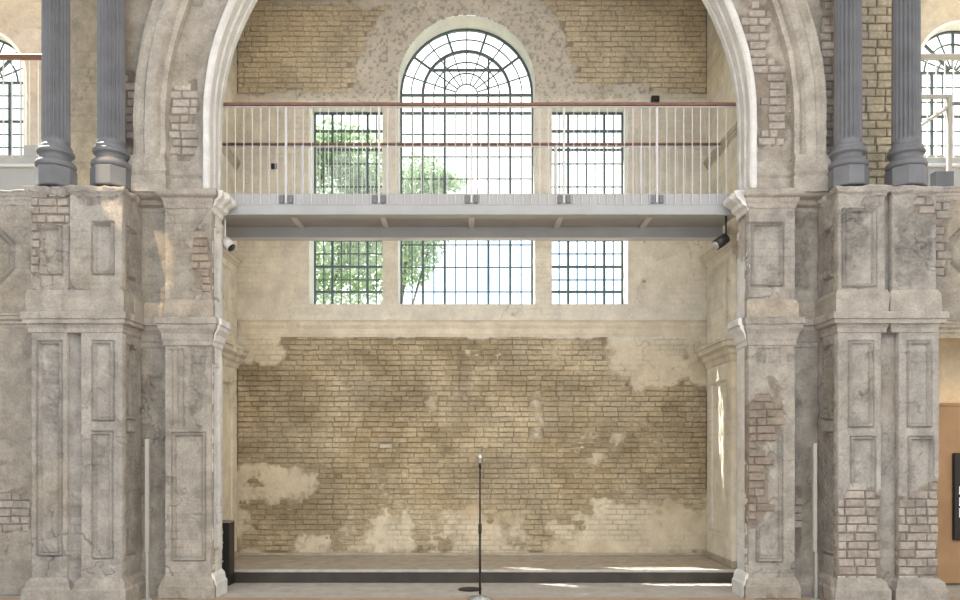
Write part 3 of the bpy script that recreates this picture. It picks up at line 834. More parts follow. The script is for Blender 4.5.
for side in (-1, 1):
    L = side < 0
    e_in = RI; e_out = 3.407          # distance of the pier edges from the axis
    wd = 'left' if L else 'right'
    xa, xb = (X0 - e_out, X0 - e_in) if L else (X0 + e_in, X0 + e_out)
    pier = thing('jamb_pier', 'weathered stucco pier carrying the %s foot of the big arch, %s' % (wd, 'long moulded panel low down' if L else 'brown bricks bared midway'), 'pier', ((xa + xb) / 2, 8.4, 0), 'arch piers')
    px = lambda v: X(v, YP); pz = lambda v: Z(v, YP)
    if L:
        up_bare = [(px(203), pz(258), .10, .32)]
        up_pan = []
        lo_pan = [(px(171), px(206), pz(562), pz(432))]
        lo_bare = []; lo_carv = [(px(197), pz(378), .10, .33)]
        extra = []; flu = [((px(168), px(184), pz(427), pz(349)), 3)]
    else:
        up_bare = []; up_pan = [(px(750), px(784), pz(287), pz(222))]
        lo_pan = [(px(756), px(783), pz(563), pz(425))]
        lo_bare = [(px(766), pz(418), .22, .36), (px(757), pz(480), .13, .45)]; lo_carv = []; extra = []; flu = [((px(757), px(781), pz(364), pz(347)), 5)]
    ub = face_fun(PL_PIER, panels=up_pan, bare=up_bare, seed=500 + side, scab=.9, stain=.2)
    relief('upper_face', xa, xb, zp0, zt - .02, YP, .0095, ub, M['pier'], pier, '-Y', skirt=.12)
    if up_bare: lay_bricks(pier, xa, xb, pz(292), pz(222), YP, bare_mask(up_bare, 500 + side), M['brick_brown'], course=.083, length=.2, seed=3)
    lb = face_fun(PL_PIER * (1, .98, .94), panels=lo_pan + extra, bare=lo_bare, carved=lo_carv, flutes=flu, seed=510 + side, scab=.8, stain=.2)
    relief('lower_face', xa, xb, 0, zc0 + .06, YP, .0095, lb, M['pier'], pier, '-Y', skirt=.12)
    if lo_bare: lay_bricks(pier, xa, xb, pz(520), pz(386), YP, bare_mask(lo_bare, 510 + side), M['brick_brown'], course=.085, length=.21, seed=4)
    # inner face of the jamb
    xj = xb if L else xa
    jb = [] if L else [(8.42, 4.0, .2, .35), (8.3, 2.2, .06, .8)]
    relief('reveal_face', YP + .03, YJ + .02, 0, zt - .02, xj, .012, face_fun(np.array((.70, .71, .72)), panels=[(8.29, 8.5, .5, 2.55), (8.29, 8.5, 3.25, 4.05)] if L else [], bare=jb, seed=520 + side, scab=.4,
           mortar=np.array((.5, .48, .45))), M['wall'], pier, '+X' if L else '-X', skirt=.03)  # jamb colour holds the rear windows' daylight, paler and cooler than the front
    # outer return and hidden back
    xo = xa if L else xb
    box('pier_core', min(xo, xj) + .03, max(xo, xj) - .03, YP + .05, YJ, 0, zt - .03, M['cream'], pier)
    path = mirror_path([(-e_out, 8.40), (-e_out, YP), (-e_in, YP), (-e_in, YJ)], side)
    front = mirror_path([(-e_out, 8.40), (-e_out, YP), (-e_in, YP), (-e_in, YP + .03)], side)
    inner = mirror_path([(-e_in, YP + .005), (-e_in, YJ)], side)
    LIT_PAINT = (.70, .71, .71)  # pale reveal paint, lightened to carry daylight from the rear windows
    sweep('reveal_impost', IMP(zi2 - .02, zt, .16), inner, M['wall'], pier, .005, .02, LIT_PAINT, seed=21, chips=.3)
    sweep('reveal_cornice', MIDC(zc0, zc1, .11), inner, M['wall'], pier, .004, .02, LIT_PAINT, seed=23, chips=.2)
    sweep('reveal_base', BASE(0, zb + .04, .06), inner, M['wall'], pier, .006, .02, LIT_PAINT, seed=24, chips=.4)
    sweep('impost', IMP(zi2, zt, .075), front, M['pier'], pier, .008, .02, (.43, .40, .355), seed=1, chips=.5)
    sweep('plinth_band', [(0, zp0), (.03, zp0 + .005), (.03, zd0 - .04), (.01, zd0), (-.01, zd0)], front, M['pier'], pier, .006, .02, (.46, .41, .34), seed=2, chips=.6)
    sweep('mid_cornice', MIDC(zc0, zc1, .08), front, M['pier'], pier, .005, .02, (.43, .405, .365), seed=3, chips=.4)
    sweep('base', BASE(0, zb, .05), front, M['pier'], pier, .012, .02, (.42, .385, .325), seed=4, chips=.7)
    # blocks under the arch field and the outer archivolt
    bl = mirror_path([(-e_out, 8.40), (-e_out, YP + .05), (-e_in - .10, YP + .05), (-e_in - .10, 8.40)], side)
    hB = Z(163, YW) - zt
    sweep('springer_block', [(.03, zt), (.03, zt + .3 * hB), (.015, zt + .42 * hB), (.035, zt + .52 * hB), (.03, zt + .6 * hB), (.004, zt + .8 * hB), (0, zt + hB), (-.02, zt + hB)], bl, M['pier'], pier, .006, .025, (.45, .42, .37), seed=6)

    # narrow recessed pilaster beside the pier
    r_in, r_out = e_out - .02, 3.76
    xa2, xb2 = (X0 - r_out, X0 - r_in) if L else (X0 + r_in, X0 + r_out)
    YR = 8.37
    ps = thing('recessed_pilaster', 'narrow set-back stucco pilaster between %s pier and column pedestal, %s' % (wd, 'crazed grey plaster' if L else 'stained and scarred'), 'pilaster', ((xa2 + xb2) / 2, 8.5, 0), 'recessed pilasters')
    qx = lambda v: X(v, YR); qz = lambda v: Z(v, YR)
    bare = [] if L else [(qx(796), qz(520), .07, .35)]
    carv = [(qx(150), qz(420), .2, .5)] if L else [(qx(800), qz(255), .1, .4)]
    relief('face', xa2, xb2, 0, zt - .02, YR, .011, face_fun(PL_PIER * (.88, .86, .82), bare=bare, carved=carv, seed=540 + side, scab=.7, stain=.24), M['pier'], ps, '-Y', skirt=.15)
    if bare: lay_bricks(ps, xa2, xb2, qz(575), qz(470), YR, bare_mask(bare, 540 + side), M['brick_front'], course=.085, length=.21, seed=5)
    path = mirror_path([(-r_out, YR), (-r_in, YR)], side)
    sweep('impost', IMP(zi2, zt, .20), path, M['pier'], ps, .008, .02, (.41, .38, .335), seed=11, chips=.5)
    sweep('plinth_band', [(0, zp0), (.025, zp0 + .005), (.025, zd0 - .04), (.01, zd0), (-.01, zd0)], path, M['pier'], ps, .006, .02, (.45, .40, .33), seed=12, chips=.5)
    sweep('mid_cornice', MIDC(zc0, zc1, .10), path, M['pier'], ps, .005, .02, (.42, .395, .355), seed=13)
    sweep('base', BASE(0, zb, .05), path, M['pier'], ps, .01, .02, (.41, .375, .325), seed=14)
    bl = mirror_path([(-RO - .36, YW + .1), (-RO - .36, YW - .15), (-RO + .01, YW - .15), (-RO + .01, YW + .1)], side)
    hB = Z(160, YW) - zt
    sweep('springer_block', [(.03, zt - .04), (.03, zt + .3 * hB), (.01, zt + .4 * hB), (.03, zt + .5 * hB), (.025, zt + .6 * hB), (.004, zt + .85 * hB), (0, zt + hB), (-.06, zt + hB)], bl, M['pier'], ps, .008, .025, (.45, .42, .37), seed=16)

# ------------------------------------------------------------------ pedestals
def pedestal(side, o_in, o_out, lo_in, lo_out, Yf, label, up, lo, ret=True, seed=0, topcol=(.46, .44, .41)):
    """o_* = offsets of the upper block's edges from the axis (inner, outer), lo_* = those of the shaft below"""
    L = side < 0
    sg = -1 if L else 1
    def span(a, b): return (X0 + sg * b, X0 + sg * a) if L else (X0 + a, X0 + b)
    xa, xb = span(o_in, o_out); ya, yb_ = span(lo_in, lo_out)
    ped = thing('column_pedestal', label, 'pedestal', ((xa + xb) / 2, Yf + .3, 0), 'column pedestals')
    px = lambda v: X(v, Yf); pz = lambda v: Z(v, Yf)
    z_top = pz(187); z_p0 = pz(313); z_p1 = pz(290); z_c0 = pz(333); z_c1 = z_p0; z_b = pz(578)
    YE = 8.36
    relief('upper_block', xa, xb, z_p0 - .02, z_top, Yf, .0095, face_fun(PL_PIER, seed=seed, scab=.7, stain=.15, ghost=.2 if L else .6, **up), M['pier'], ped, '-Y', skirt=.1)
    if up.get('bare'): lay_bricks(ped, xa, xb, z_p1, z_top, Yf, bare_mask(up['bare'], seed), M['brick_front'], course=.088, length=.19, seed=seed, joint=.014)
    relief('shaft', ya, yb_, 0, z_c0 + .06, Yf, .0095, face_fun(PL_PIER * 1.02, seed=seed + 1, scab=.6, stain=.15, ghost=.3 if L else .5, **lo), M['pier'], ped, '-Y', skirt=.1)
    if lo.get('bare'): lay_bricks(ped, ya, yb_, .12, z_c0, Yf, bare_mask(lo['bare'], seed + 1), M['brick_front'], course=.088, length=.22, seed=seed + 1, joint=.014)
    # returns towards the arch and away from it
    fi, fo = ('+X', '-X') if L else ('-X', '+X')
    xi_u = xb if L else xa; xo_u = xa if L else xb; xi_l = yb_ if L else ya; xo_l = ya if L else yb_
    relief('return_face', Yf + .03, YE, z_p0 - .02, z_top, xi_u, .014, face_fun(PL_PIER, panels=[(Yf + .1, YE - .13, pz(276), pz(222))], seed=seed + 5, scab=.7), M['pier'], ped, fi, skirt=.03)
    relief('return_face', Yf + .03, YE, 0, z_c0 + .06, xi_l, .014, face_fun(PL_PIER, panels=[(Yf + .1, YE - .13, pz(420), pz(342)), (Yf + .1, YE - .13, pz(558), pz(432))], seed=seed + 6, scab=.6), M['pier'], ped, fi, skirt=.03)
    relief('return_face', Yf + .03, YE, z_p0 - .02, z_top, xo_u, .03, face_fun(PL_PIER, seed=seed + 7), M['pier'], ped, fo, skirt=.03)
    relief('return_face', Yf + .03, YE, 0, z_c0 + .06, xo_l, .03, face_fun(PL_PIER, seed=seed + 8), M['pier'], ped, fo, skirt=.03)
    pth = mirror_path([(-o_out, YE), (-o_out, Yf), (-o_in, Yf), (-o_in, YE)], side)
    pl_ = mirror_path([(-lo_out, YE), (-lo_out, Yf), (-lo_in, Yf), (-lo_in, YE)], side)
    sweep('plinth_band', [(.0, z_p0 - .01), (.035, z_p0), (.035, z_p1 - .05), (.012, z_p1), (-.01, z_p1)], pth, M['pier'], ped, .004, .02, (.47, .44, .39), seed=seed)
    sweep('mid_cornice', MIDC(z_c0, z_c1 + .005, .085), pth, M['pier'], ped, .004, .02, (.46, .435, .395), seed=seed + 2, chips=.25)
    sweep('base', BASE(0, z_b, .07), pl_, M['pier'], ped, .008, .02, (.45, .42, .375), seed=seed + 3)
    sweep('broken_top', [(0, z_top - .09), (.012, z_top - .07), (.035, z_top - .05), (.045, z_top - .015), (.04, z_top), (-.05, z_top + .012)], pth, M['pier'], ped, .022, .02, topcol, seed=seed + 4, chips=1.2)
    box('cap_slab', xa + .02, xb - .02, Yf + .02, 8.6, z_top - .06, z_top + .012, M['cream'], ped, .01)
    return ped

ppx = lambda v: X(v, YA); ppz = lambda v: Z(v, YA)
def off(v): return abs(X(v, YA) - X0)
pedestal(-1, off(122), off(69.5), off(122), off(81), YA, 'stucco pedestal under the left inner column with crisp moulded panels', 
         dict(panels=[(ppx(91), ppx(114), ppz(275), ppz(221))], carved=[(ppx(98), ppz(198), .26, .09)]),
         dict(panels=[(ppx(91), ppx(114), ppz(422), ppz(340)), (ppx(91), ppx(113), ppz(560), ppz(431))]), seed=600)
pedestal(-1, off(67), off(28), off(65), off(29), YA + .04, 'stucco pedestal under the left outer column, its panel plaster flaking in a ragged strip',
         dict(panels=[(ppx(36), ppx(60), ppz(275), ppz(224))], bare=[(ppx(47), ppz(206), .24, .17), (ppx(33), ppz(245), .06, .3)]),
         dict(panels=[(ppx(34), ppx(60), ppz(558), ppz(340))], carved=[(ppx(48), ppz(395), .11, .48)]), seed=620)
pedestal(1, off(838), off(885), off(838), off(881), YA, 'stucco pedestal under the right inner column with carved scroll remnants and brick foot',
         dict(panels=[(ppx(842), ppx(877), ppz(288), ppz(208))], carved=[(ppx(857), ppz(238), .12, .22), (ppx(855), ppz(215), .17, .06)]),
         dict(panels=[(ppx(848), ppx(874), ppz(428), ppz(340)), (ppx(850), ppx(876), ppz(520), ppz(436))], bare=[(ppx(860), ppz(552), .44, .66)]), seed=640)
pedestal(1, off(892), off(936), off(899), off(939), YA, 'stucco pedestal under the right outer column, bricks bared up to knee and above',
         dict(bare=[(ppx(925), ppz(205), .12, .12)], carved=[(ppx(915), ppz(240), .2, .45)]),
         dict(panels=[(ppx(907), ppx(932), ppz(428), ppz(340)), (ppx(908), ppx(934), ppz(520), ppz(436))], bare=[(ppx(919), ppz(552), .44, .68)]), seed=660, topcol=(.48, .45, .42))

# dark slots between the pedestals
for side in (-1, 1):
    a, b = (X(60, 7.95), X(86, 7.95)) if side < 0 else (X(876, 7.95), X(903, 7.95))
    relief('wall_slot_left' if side < 0 else 'wall_slot_right', a, b, 0, 4.34, 7.975, .015, face_fun(PL_PIER * .92, seed=680 + side, scab=.6), M['pier'], None, '-Y', struct=True)

# ------------------------------------------------------------------ fluted columns
def column(xc, yc, label):
    zb_ = 4.375
    c = thing('fluted_column', label, 'column', (xc, yc, zb_), 'fluted columns')
    # octagonal plinth
    V, F = lathe_geo([(.195, zb_), (.205, zb_ + .01), (.205, zb_ + .195), (.198, zb_ + .205)], 8, xc, yc)
    me = mesh('plinth', [((v[0] - xc) * math.cos(.3927) - (v[1] - yc) * math.sin(.3927) + xc, (v[0] - xc) * math.sin(.3927) + (v[1] - yc) * math.cos(.3927) + yc, v[2]) for v in V], F)
    link('plinth', me, M['zinc'], c)
    z1 = zb_ + .205; pr = []
    for k in range(9): a = -math.pi / 2 + math.pi * k / 8; pr.append((.168 + .034 * math.cos(a), z1 + .04 + .04 * math.sin(a)))
    pr += [(.168, z1 + .09)]
    for k in range(1, 6): t = k / 6; pr.append((.168 - .02 * math.sin(math.pi * t) - .004 * t, z1 + .09 + .055 * t))
    for k in range(9): a = -math.pi / 2 + math.pi * k / 8; pr.append((.163 + .022 * math.cos(a), z1 + .175 + .026 * math.sin(a)))
    pr += [(.162, z1 + .205), (.162, z1 + .235), (.152, z1 + .245)]
    V, F = lathe_geo(pr, 40, xc, yc); link('base_mouldings', mesh('base_mouldings', V, F, True), M['zinc'], c)
    # shaft: flutes as scallops between flat arrises
    nf = 20; ring = []
    for k in range(nf):
        for j in range(8):
            t = j / 8; a = 2 * math.pi * (k + t) / nf
            d = .021 * math.sin(math.pi * (t - .2) / .8) if t > .2 else 0
            ring.append((a, d))
    V = []; F = []; lv = [(z1 + .24, 0), (z1 + .29, 0.), (z1 + .33, 1), (7.9, 1)]
    for (z, k) in lv:
        rr = .139 - .006 * (z - 4.8) / 3
        for (a, d) in ring: V.append((xc + (rr - d * k) * math.cos(a), yc + (rr - d * k) * math.sin(a), z))
    n = len(ring)
    for i in range(len(lv) - 1):
        for k in range(n): F.append((i * n + k, i * n + (k + 1) % n, (i + 1) * n + (k + 1) % n, (i + 1) * n + k))
    F.append(tuple((len(lv) - 1) * n + k for k in range(n)))
    link('shaft', mesh('shaft', V, F), M['zinc'], c)
    return c
column(X0 - 3.93, 8.10, 'blue-grey fluted column beside left foot of arch')
column(X0 - 4.52, 8.10, 'blue-grey fluted column beside the left gallery window')
column(X0 + 3.92, 8.10, 'blue-grey fluted column beside right foot of arch')
column(X0 + 4.54, 8.10, 'blue-grey fluted column beside the right gallery window')

# ------------------------------------------------------------------ footbridge across the arch
Y1, Y2 = 8.62, 9.42
sc = 1.0
br = thing('footbridge', 'pale grey steel footbridge with railings spanning the arch', 'footbridge', (0, 9.0, Z(215, Y1)))
bx0, bx1 = X(224, Y1) - .25, X(724, Y1) + .25
bx0, bx1 = max(bx0, -SX + .02), min(bx1, SX - .02)
zbt = Z(215, Y1)
box('front_beam', bx0, bx1, Y1, Y1 + .06, zbt, Z(205, Y1), M['steel'], br, .006)
box('front_flange', bx0, bx1, Y1 - .03, Y1 + .09, zbt - .004, zbt + .008, M['steel'], br, .003)
box('kick_plate', bx0, bx1, Y1 + .02, Y1 + .032, Z(205, Y1), Z(193, Y1), M['steel'], br, .003)
zdk = Z(205, Y1)
box('deck', bx0, bx1, Y1 + .05, Y2, zdk - .012, zdk + .02, M['steel'], br, .004)
zr0 = Z(238.5, Y2)
box('rear_beam', bx0, bx1, Y2, Y2 + .06, zr0, zdk + .02, M['steel'], br, .006)
box('rear_flange', bx0, bx1, Y2 - .03, Y2 + .09, zr0 - .004, zr0 + .008, M['steel_w'], br, .003)
for v in (286, 379, 471.5, 564, 657):
    x = X(v, Y1)
    box('joist', x - .035, x + .035, Y1 + .06, Y2, Z(229, Y2), zdk - .012, M['steel_w'], br, .006)
    p = box('post', x - .012, x + .012, Y1 - .012, Y1 + .02, Z(203, Y1), Z(106, Y1), M['steel_w'], br, .004)
    for d in (-1, 1): box('post_bracket', x + d * .05 - .025, x + d * .05 + .025, Y1 - .006, Y1 + .02, Z(203, Y1), Z(195, Y1), M['zinc'], p, .004)
    box('post', x - .014, x + .014, Y2 + .01, Y2 + .04, zdk, Z(145, Y2), M['steel_w'], br, .004)
zh1, zh2 = Z(105, Y1), Z(144, Y2)
box('handrail', bx0, bx1, Y1 - .03, Y1 + .03, zh1 - .018, zh1 + .02, M['wood_rail'], br, .008)
box('rail_bar', bx0, bx1, Y1 - .012, Y1 + .012, zh1 - .03, zh1 - .018, M['steel_w'], br, .003)
box('handrail', X(222, Y2) , X(721, Y2), Y2 + .0, Y2 + .06, zh2 - .012, zh2 + .02, M['wood_rail'], br, .008)
box('rail_bar', X(222, Y2), X(721, Y2), Y2 + .018, Y2 + .042, zh2 - .026, zh2 - .012, M['steel_w'], br, .003)
nb = 60
for k in range(nb):
    x = X(227, Y1) + (X(726, Y1) - X(227, Y1)) * k / (nb - 1)
    if min(abs(x - X(v, Y1)) for v in (286, 379, 471.5, 564, 657)) > .03:
        unit('baluster', x - .0038, x + .0038, Y1 - .0038, Y1 + .0038, Z(204, Y1), zh1 - .03, M['steel_w'], br)
nb = 61
for k in range(nb):
    x = X(226, Y2) + (X(719, Y2) - X(226, Y2)) * k / (nb - 1)
    unit('baluster', x - .0038, x + .0038, Y2 + .024, Y2 + .036, zdk, zh2 - .03, M['steel_w'], br)

# ------------------------------------------------------------------ small fittings in the recess
ms = thing('microphone_stand', 'slim black microphone stand with silver microphone on round base', 'mic stand', (X(480, 8.16), 8.16, 0))
mx, my = X(480, 8.16), 8.16
V, F = lathe_geo([(.13, 0), (.132, .008), (.12, .02), (.03, .028), (.02, .05)], 32, mx, my); link('base', mesh('base', V, F, True), M['chrome'], ms)
rod('pole', (mx, my, .03), (mx, my, .80), .013, M['black'], ms); rod('upper_pole', (mx, my, .78), (mx, my, 1.43), .009, M['black'], ms)
V, F = lathe_geo([(.013, .70), (.019, .71), (.019, .80), (.013, .81)], 12, mx, my); link('clutch', mesh('clutch', V, F), M['black'], ms)
mic = rod('clip', (mx, my, 1.41), (mx, my - .01, 1.46), .014, M['black'], ms)
V, F = lathe_geo([(.011, 1.44), (.015, 1.47), (.02, 1.50), (.026, 1.508), (.029, 1.525), (.024, 1.545), (.01, 1.553)], 14, mx, my); link('microphone', mesh('microphone', V, F, True), M['chrome'], ms)
V, F = lathe_geo([(.13, -.002), (.14, .0), (.135, .006), (.05, .012), (.01, .012)], 24, X(470, 8.72), 8.72)  # flat black disc set where a dark round spot lies on the paving
tag(link('dark_disc', mesh('dark_disc', V, F, True), M['black']), 'flat black round disc on floor just behind the microphone stand', 'floor plate')

for v0, nm in ((147.5, 'left'), (814.5, 'right')):
    Yp = 8.12; x = X(v0, Yp)
    p = thing('slim_post', 'slim pale upright post standing in front of the %s pilaster' % nm, 'post', (x, Yp, 0), 'slim posts')
    box('upper_tube', x - .022, x + .022, Yp - .022, Yp + .022, Z(552, Yp), Z(439 if nm == 'left' else 443, Yp), M['post'], p, .005)
    sx_ = .012 if nm == 'right' else .0
    box('lower_tube', x - .014 + sx_, x + .016 + sx_, Yp - .014, Yp + .014, .012, Z(552, Yp), M['post'], p, .003)
    V, F = lathe_geo([(.055, 0), (.055, .008), (.05, .012)], 24, x, Yp); link('foot_plate', mesh('foot_plate', V, F), M['post'], p)

cb = thing('equipment_cabinet', 'narrow black cabinet tucked beside the left end of platform', 'cabinet', (-3.0, 9.12, 0))
xc1 = X(233.5, 9.1)
box('body', -SX + .03, xc1, 8.95, 9.14, .0, Z(523, 8.95), M['black'], cb, .006)
box('top_lid', -SX + .025, xc1 + .004, 8.94, 9.145, Z(523, 8.95), Z(521.5, 8.95), M['brick_brown'], cb, .004)
for zq in (.28, .50, .62): box('catch', xc1 - .09, xc1 - .07, 8.936, 8.95, zq, zq + .02, M['steel'], cb, .002)

def spot(side):
    s = thing('spotlight', ('white spotlight clamped under left end of the footbridge' if side < 0 else 'black tubular spotlight under right end of the footbridge'), 'spotlight', (X(229 if side < 0 else 717, 8.9), 8.9, Z(246, 8.9)))
    m = M['steel_w'] if side < 0 else M['black']
    if side < 0:
        a = Vector((X(225, 8.65), 8.65, Z(241, 8.65))); b = Vector((X(232, 8.65), 8.63, Z(248, 8.65)))
    else:
        a = Vector((X(726, 8.65), 8.65, Z(238, 8.65))); b = Vector((X(715, 8.65), 8.62, Z(246, 8.65)))
    rod('housing', a, b, .06, m, s, 16); d = (b - a).normalized()
    rod('lens', b + d * .002, b + d * .008, .05, M['chrome'] if side > 0 else M['black'], s, 16)
    rod('bracket', a, (a.x - .0, a.y, zbt - .003), .012, m, s)
    return s
spot(-1); spot(1)

so = thing('wall_socket', 'small dark twin socket on upper rear wall left of the windows', 'socket', (X(275, YB), YB, Z(167, YB)))
for d in (-1, 1):
    xq = X(275, YB) + d * .026; box('socket_plate', xq - .021, xq + .021, YB - .03, YB - .004, Z(169.5, YB), Z(164, YB), M['black'], so, .004)
jb = box('junction_box', X(650.5, YB), X(658.5, YB), YB - .07, YB - .004, Z(103, YB), Z(97.5, YB), M['black'], None, .008); tag(jb, 'small black box on the rear wall above right window', 'junction box')
vb = thing('air_brick', 'single framed air brick set in the lower brickwork', 'air brick', (X(386, YB), YB, Z(446, YB)))
box('frame', X(378.5, YB), X(393.5, YB), YB - .012, YB + .02, Z(448.8, YB), Z(443.2, YB), M['brick_brown'], vb, .004)
box('vent_face', X(380, YB), X(392, YB), YB - .016, YB - .004, Z(447.6, YB), Z(444.4, YB), M['brick_warm'], vb, .003)

# ------------------------------------------------------------------ outer bays
YO = 8.36
# left: panelled wall below, gallery window above
wol = relief('wall_aisle_left', -6.8, X(34, YO), 0, Z(191, YO), YO, .016,
     face_fun(PL_PIER * (1, .97, .92), octs=[((X(-60, YO), X(14, YO), Z(285, YO), Z(228, YO)), .16)], bare=[(X(8, YO), Z(513, YO), .28, .24)], seed=700, scab=.5, mortar=np.array((.36, .32, .27))), M['pier'], None, '-Y', skirt=.3, struct=True)
lay_bricks(wol, X(-25, YO), X(30, YO), Z(540, YO), Z(488, YO), YO, bare_mask([(X(8, YO), Z(513, YO), .28, .24)], 700), M['brick_front'], course=.086, length=.21, seed=6)
sweep('trim_6', CORN(Z(329, YO), Z(314, YO), .09), [(-6.8, YO), (X(36, YO), YO)], M['pier'], None, .006, .03, (.46, .43, .38), True, 7)
sweep('trim_7', CORN(Z(205, YO), Z(191, YO), .05), [(-6.8, YO), (X(36, YO), YO)], M['pier'], None, .012, .025, (.45, .43, .40), True, 8)
# right: panelled wall over an opening
wor = relief('wall_aisle_right', X(928, YO), 6.8, Z(330, YO), Z(187, YO), YO, .014,
     face_fun(PL_PIER * (1, .95, .87), octs=[((X(949, YO), X(1020, YO), Z(275, YO), Z(226, YO)), .14)], bare=[(X(938, YO), Z(240, YO), .13, .55)], seed=710, scab=.4), M['pier'], None, '-Y', skirt=.4, struct=True)
lay_bricks(wor, X(928, YO), X(955, YO), Z(300, YO), Z(190, YO), YO, bare_mask([(X(938, YO), Z(240, YO), .13, .55)], 710), M['brick_front'], course=.09, length=.2, seed=8)
sweep('trim_8', CORN(Z(338, YO), Z(322, YO), .07), [(X(935, YO), YO), (6.8, YO)], M['pier'], None, .005, .03, (.52, .47, .37), True, 9)
sweep('trim_9', CORN(Z(200, YO), Z(187, YO), .05), [(X(930, YO), YO), (6.8, YO)], M['pier'], None, .012, .025, (.45, .42, .37), True, 10)
box('wall_recess_right', 4.6, 7.2, 9.3, 9.5, 0, 3.4, M['cream'], None, .01, True)
box('ceiling_recess_right', 4.6, 7.2, 8.4, 9.3, 3.05, 3.4, M['cream'], None, .01, True)
op = thing('timber_panel_wall', 'oak veneered panel standing in right-hand opening beyond the pedestals', 'panel wall', (5.9, 9.05, 0))
YT = 9.0
xw0 = X(940, YT)
for k in range(4):
    box('panel', xw0 - .18 + k * .62, xw0 - .18 + (k + 1) * .62 - .006, YT, YT + .05, .02, Z(406, YT), M['oak'], op, .003)
box('top_rail', xw0 - .19, xw0 + 2.3, YT - .015, YT + .07, Z(406, YT), Z(403, YT), M['oak'], op, .004)
ls = box('light_strip', xw0 - .15, xw0 + 2.2, YT + .10, YT + .13, Z(404, YT), Z(403, YT), M['strip'], None, .003)
tag(ls, 'warm light strip glowing along the top of oak panel', 'light strip')
sc_ = thing('wall_screen', 'black upright screen with white lettering on the oak panel', 'screen', (X(975, YT), YT - .03, Z(500, YT)))
box('housing', X(952, YT), X(1004, YT), YT - .05, YT - .002, Z(540, YT), Z(453, YT), M['black'], sc_, .006)
for (a, b_2, c_, d_) in ((956.5, 957.4, 517, 508), (956.5, 959.5, 509, 508), (956.5, 957.4, 505, 497), (956.5, 959.5, 505.6, 504.6), (956.5, 959.5, 494, 493), (956.5, 957.4, 494, 486)):
    box('lettering', X(a, YT), X(b_2, YT), YT - .053, YT - .049, Z(c_, YT), Z(d_, YT), M['letters'], sc_, .0005)

# gallery windows left and right
def gallery(side):
    L = side < 0
    cx_ = X(-22, YB) if L else X(962, YB); zc_ = Z(76 if L else 66, YB); R = (46 if L else 43) * YB / FPX
    u0, u1 = (cx_ - 1.2, X(120, YB)) if L else (X(830, YB), cx_ + 1.2)
    zb0 = Z(155, YB)
    fn = face_fun(np.array((.50, .45, .41)) if L else np.array((.46, .43, .38)), seed=740 + side, scab=.5)
    hl = lambda u, z: ((np.abs(u - cx_) < R) & (z < zc_) & (z > zb0)) | ((np.hypot(u - cx_, z - zc_) < R) & (z >= zc_))
    relief('wall_gallery_left' if L else 'wall_gallery_right', u0, u1, 3.5, 8.3, YB, .02, fn, M['wall'], None, '-Y', hole=hl, skirt=.1, struct=True)
    ww = thing('window_4' if L else 'window_5', 'arched gallery window cut by %s edge of the picture' % ('left' if L else 'right'), 'window', (cx_, YB + .2, zb0)); ww['kind'] = 'structure'; del ww['category']
    arch_sweep('reveal', [(R + .08, YB + .28), (R - .005, YB + .26), (R - .005, YB - .012), (R + .03, YB - .012), (R + .05, YB + .02)], cx_, zc_, zb0, M['white'], ww, n=48, rough=.003)
    y = YB + .2
    xs = [cx_ - R + 2 * R * k / 8 for k in range(9)]; n = 6
    zs = [zb0 + (zc_ - zb0) * k / n for k in range(n + 1)]
    grid_window(ww, xs, zs, (2, 6), (3, 6), y)
    for rr_, wd in ((R - .01, .04), (R * .68, .02), (R * .36, .02)): arc_bar('arch_bar', cx_, zc_, rr_, wd, y, M['bar'], ww)
    for i in range(1, 8): radial_bar('radial_bar', cx_, zc_, R * .1, R, math.pi * i / 8, .03 if i % 2 == 0 else .015, y, M['bar'], ww)
    for r0, r1 in ((.02, .36), (.36, .68), (.68, .98)):
        for i in range(8): sector_pane(cx_, zc_, r0 * R + .003, r1 * R - .003, math.pi * i / 8 + .004, math.pi * (i + 1) / 8 - .004, y, ww)
    # gallery parapet and rail
    g = thing('gallery_rail', 'gallery railing with brown handrail in front of the %s window' % ('left' if L else 'right'), 'railing', ((u0 + u1) / 2, 9.6, 4.6), 'gallery railings')
    yg = 9.6; zt_ = Z(57, yg); u0, u1 = (u0, -4.85) if L else (4.95, u1)
    box('handrail', u0, u1, yg - .03, yg + .03, zt_ - .03, zt_ + .03, M['wood_rail'] if L else M['post'], g, .008)
    box('parapet', u0, u1, yg, yg + .05, Z(192, yg), Z(157, yg), M['steel'], g, .006)
    box('ledge', u0, u1, yg - .05, yg + .08, Z(168, yg), Z(165, yg), M['steel_w'], g, .006)
    k = 0; x = u0 + .05
    while x < u1:
        unit('baluster', x - .006, x + .006, yg + .02, yg + .032, Z(157, yg), zt_ - .03, M['steel_w'], g); x += .11
    return g
gallery(-1); gallery(1)
box('floor_gallery_left', -8, -4.75, 8.5, YB + .1, 3.9, 4.2, M['cream'], None, .01, True)
box('floor_gallery_right', 4.75, 8, 8.5, YB + .1, 3.9, 4.2, M['cream'], None, .01, True)
box('wall_side_left', -8.1, -7.9, 8.0, 11, 0, 9, M['cream'], None, .01, True)
box('wall_side_right', 7.9, 8.1, 8.0, 11, 0, 9, M['cream'], None, .01, True)
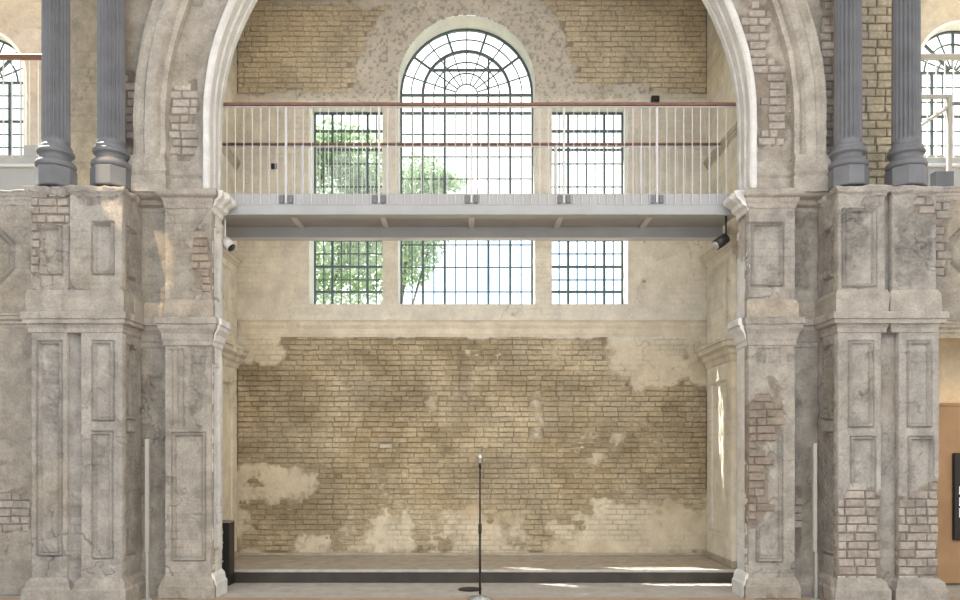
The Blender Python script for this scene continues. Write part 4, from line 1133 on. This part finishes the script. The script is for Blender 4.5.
# timber frame of the gallery stair on the right
Yq = 9.5
fr_ = thing('stair_frame', 'pale timber stair frame with sloping brace before the right gallery window', 'stair frame', (X(935, Yq), Yq, 4.2))
box('upright', X(947, Yq), X(951, Yq), Yq - .025, Yq + .025, 4.2, Z(95, Yq), M['post'], fr_, .004)
box('top_beam', X(918, Yq), X(951, Yq), Yq - .02, Yq + .02, Z(98.5, Yq), Z(95, Yq), M['post'], fr_, .004)
V, F = rod_geo((X(918, Yq), Yq, Z(127, Yq)), (X(948, Yq), Yq, Z(107, Yq)), .025, 6); link('brace', mesh('brace', V, F), M['post'], fr_)
box('side_rail', X(951, Yq), X(990, Yq), Yq - .015, Yq + .015, Z(105, Yq), Z(102.5, Yq), M['zinc'], fr_, .004)

# small bits standing on the galleries
tag(box('low_cupboard', X(23.5, 9.6), X(36, 9.6), 9.602, 9.65, Z(157, 9.6), Z(145, 9.6), M['steel'], None, .006), 'small grey box beside the left gallery window', 'box')
tag(box('gallery_bench', X(930, 9.0), X(949, 9.0), 8.9, 9.0, 4.2, Z(174, 9.0), M['zinc'], None, .006), 'dark grey block on ledge right of the outer right column', 'block')

# ------------------------------------------------------------------ trees outside
def tree(name, label, x, y, h, crowns, n, seed):
    r = np.random.default_rng(seed)
    t = thing(name, label, 'tree', (x, y, -.1), 'trees behind the rear windows')
    V, F = lathe_geo([(.24, -.12), (.18, .6), (.15, h * .5), (.06, h)], 10, x, y); link('trunk', mesh('trunk', V, F, True), M['bark'], t)
    VV = []; FF = []
    for (cx_, cy_, cz_, rx, rz, frac) in crowns:
        V, F = rod_geo((x, y, h * .45), (cx_, cy_, cz_), .035, 6); link('branch', mesh('branch', V, F, True), M['bark'], t)
        m = int(n * frac)
        d = r.normal(size=(m, 3)); d /= np.linalg.norm(d, axis=1)[:, None]; q = r.random(m) ** .45
        P = d * q[:, None] * np.array((rx, rx, rz)) + np.array((cx_, cy_, cz_))
        a = r.normal(size=(m, 3)); a /= np.linalg.norm(a, axis=1)[:, None]
        b = np.cross(a, r.normal(size=(m, 3))); b /= np.linalg.norm(b, axis=1)[:, None]
        s = r.uniform(.05, .10, m)[:, None]
        base = len(VV) 
        quad = np.stack([P - a * s, P + b * s * .5, P + a * s, P - b * s * .5], 1).reshape(-1, 3)
        VV.extend(quad.tolist()); FF.extend([(base + 4 * i, base + 4 * i + 1, base + 4 * i + 2, base + 4 * i + 3) for i in range(m)])
    o = link('foliage', mesh('foliage', VV, FF), M['leaf'], t); o['kind'] = 'stuff'
tree('leafy_tree', 'pale green leafy tree filling the panes of left rear window', X(296, 17), 17, 7.6,
     [(X(345, 17), 17, Z(250, 17), 1.3, 1.5, .5), (X(350, 17.5), 17.5, Z(170, 17.5), 1.1, 1.0, .25), (X(325, 17), 17, Z(150, 17), .6, .7, .1), (X(370, 17), 17, Z(200, 17), .6, .7, .15)], 8500, 3)
tree('leafy_tree', 'green leafy tree showing in lower left panes of arched window', X(392, 22), 22, 8.2,
     [(X(412, 22), 22, Z(225, 22), 1.1, 1.6, .45), (X(418, 22), 22, Z(180, 22), .95, .7, .25), (X(405, 22), 22, Z(260, 22), .9, .9, .2), (X(447, 22), 22, Z(182, 22), .6, .25, .08)], 6500, 5)
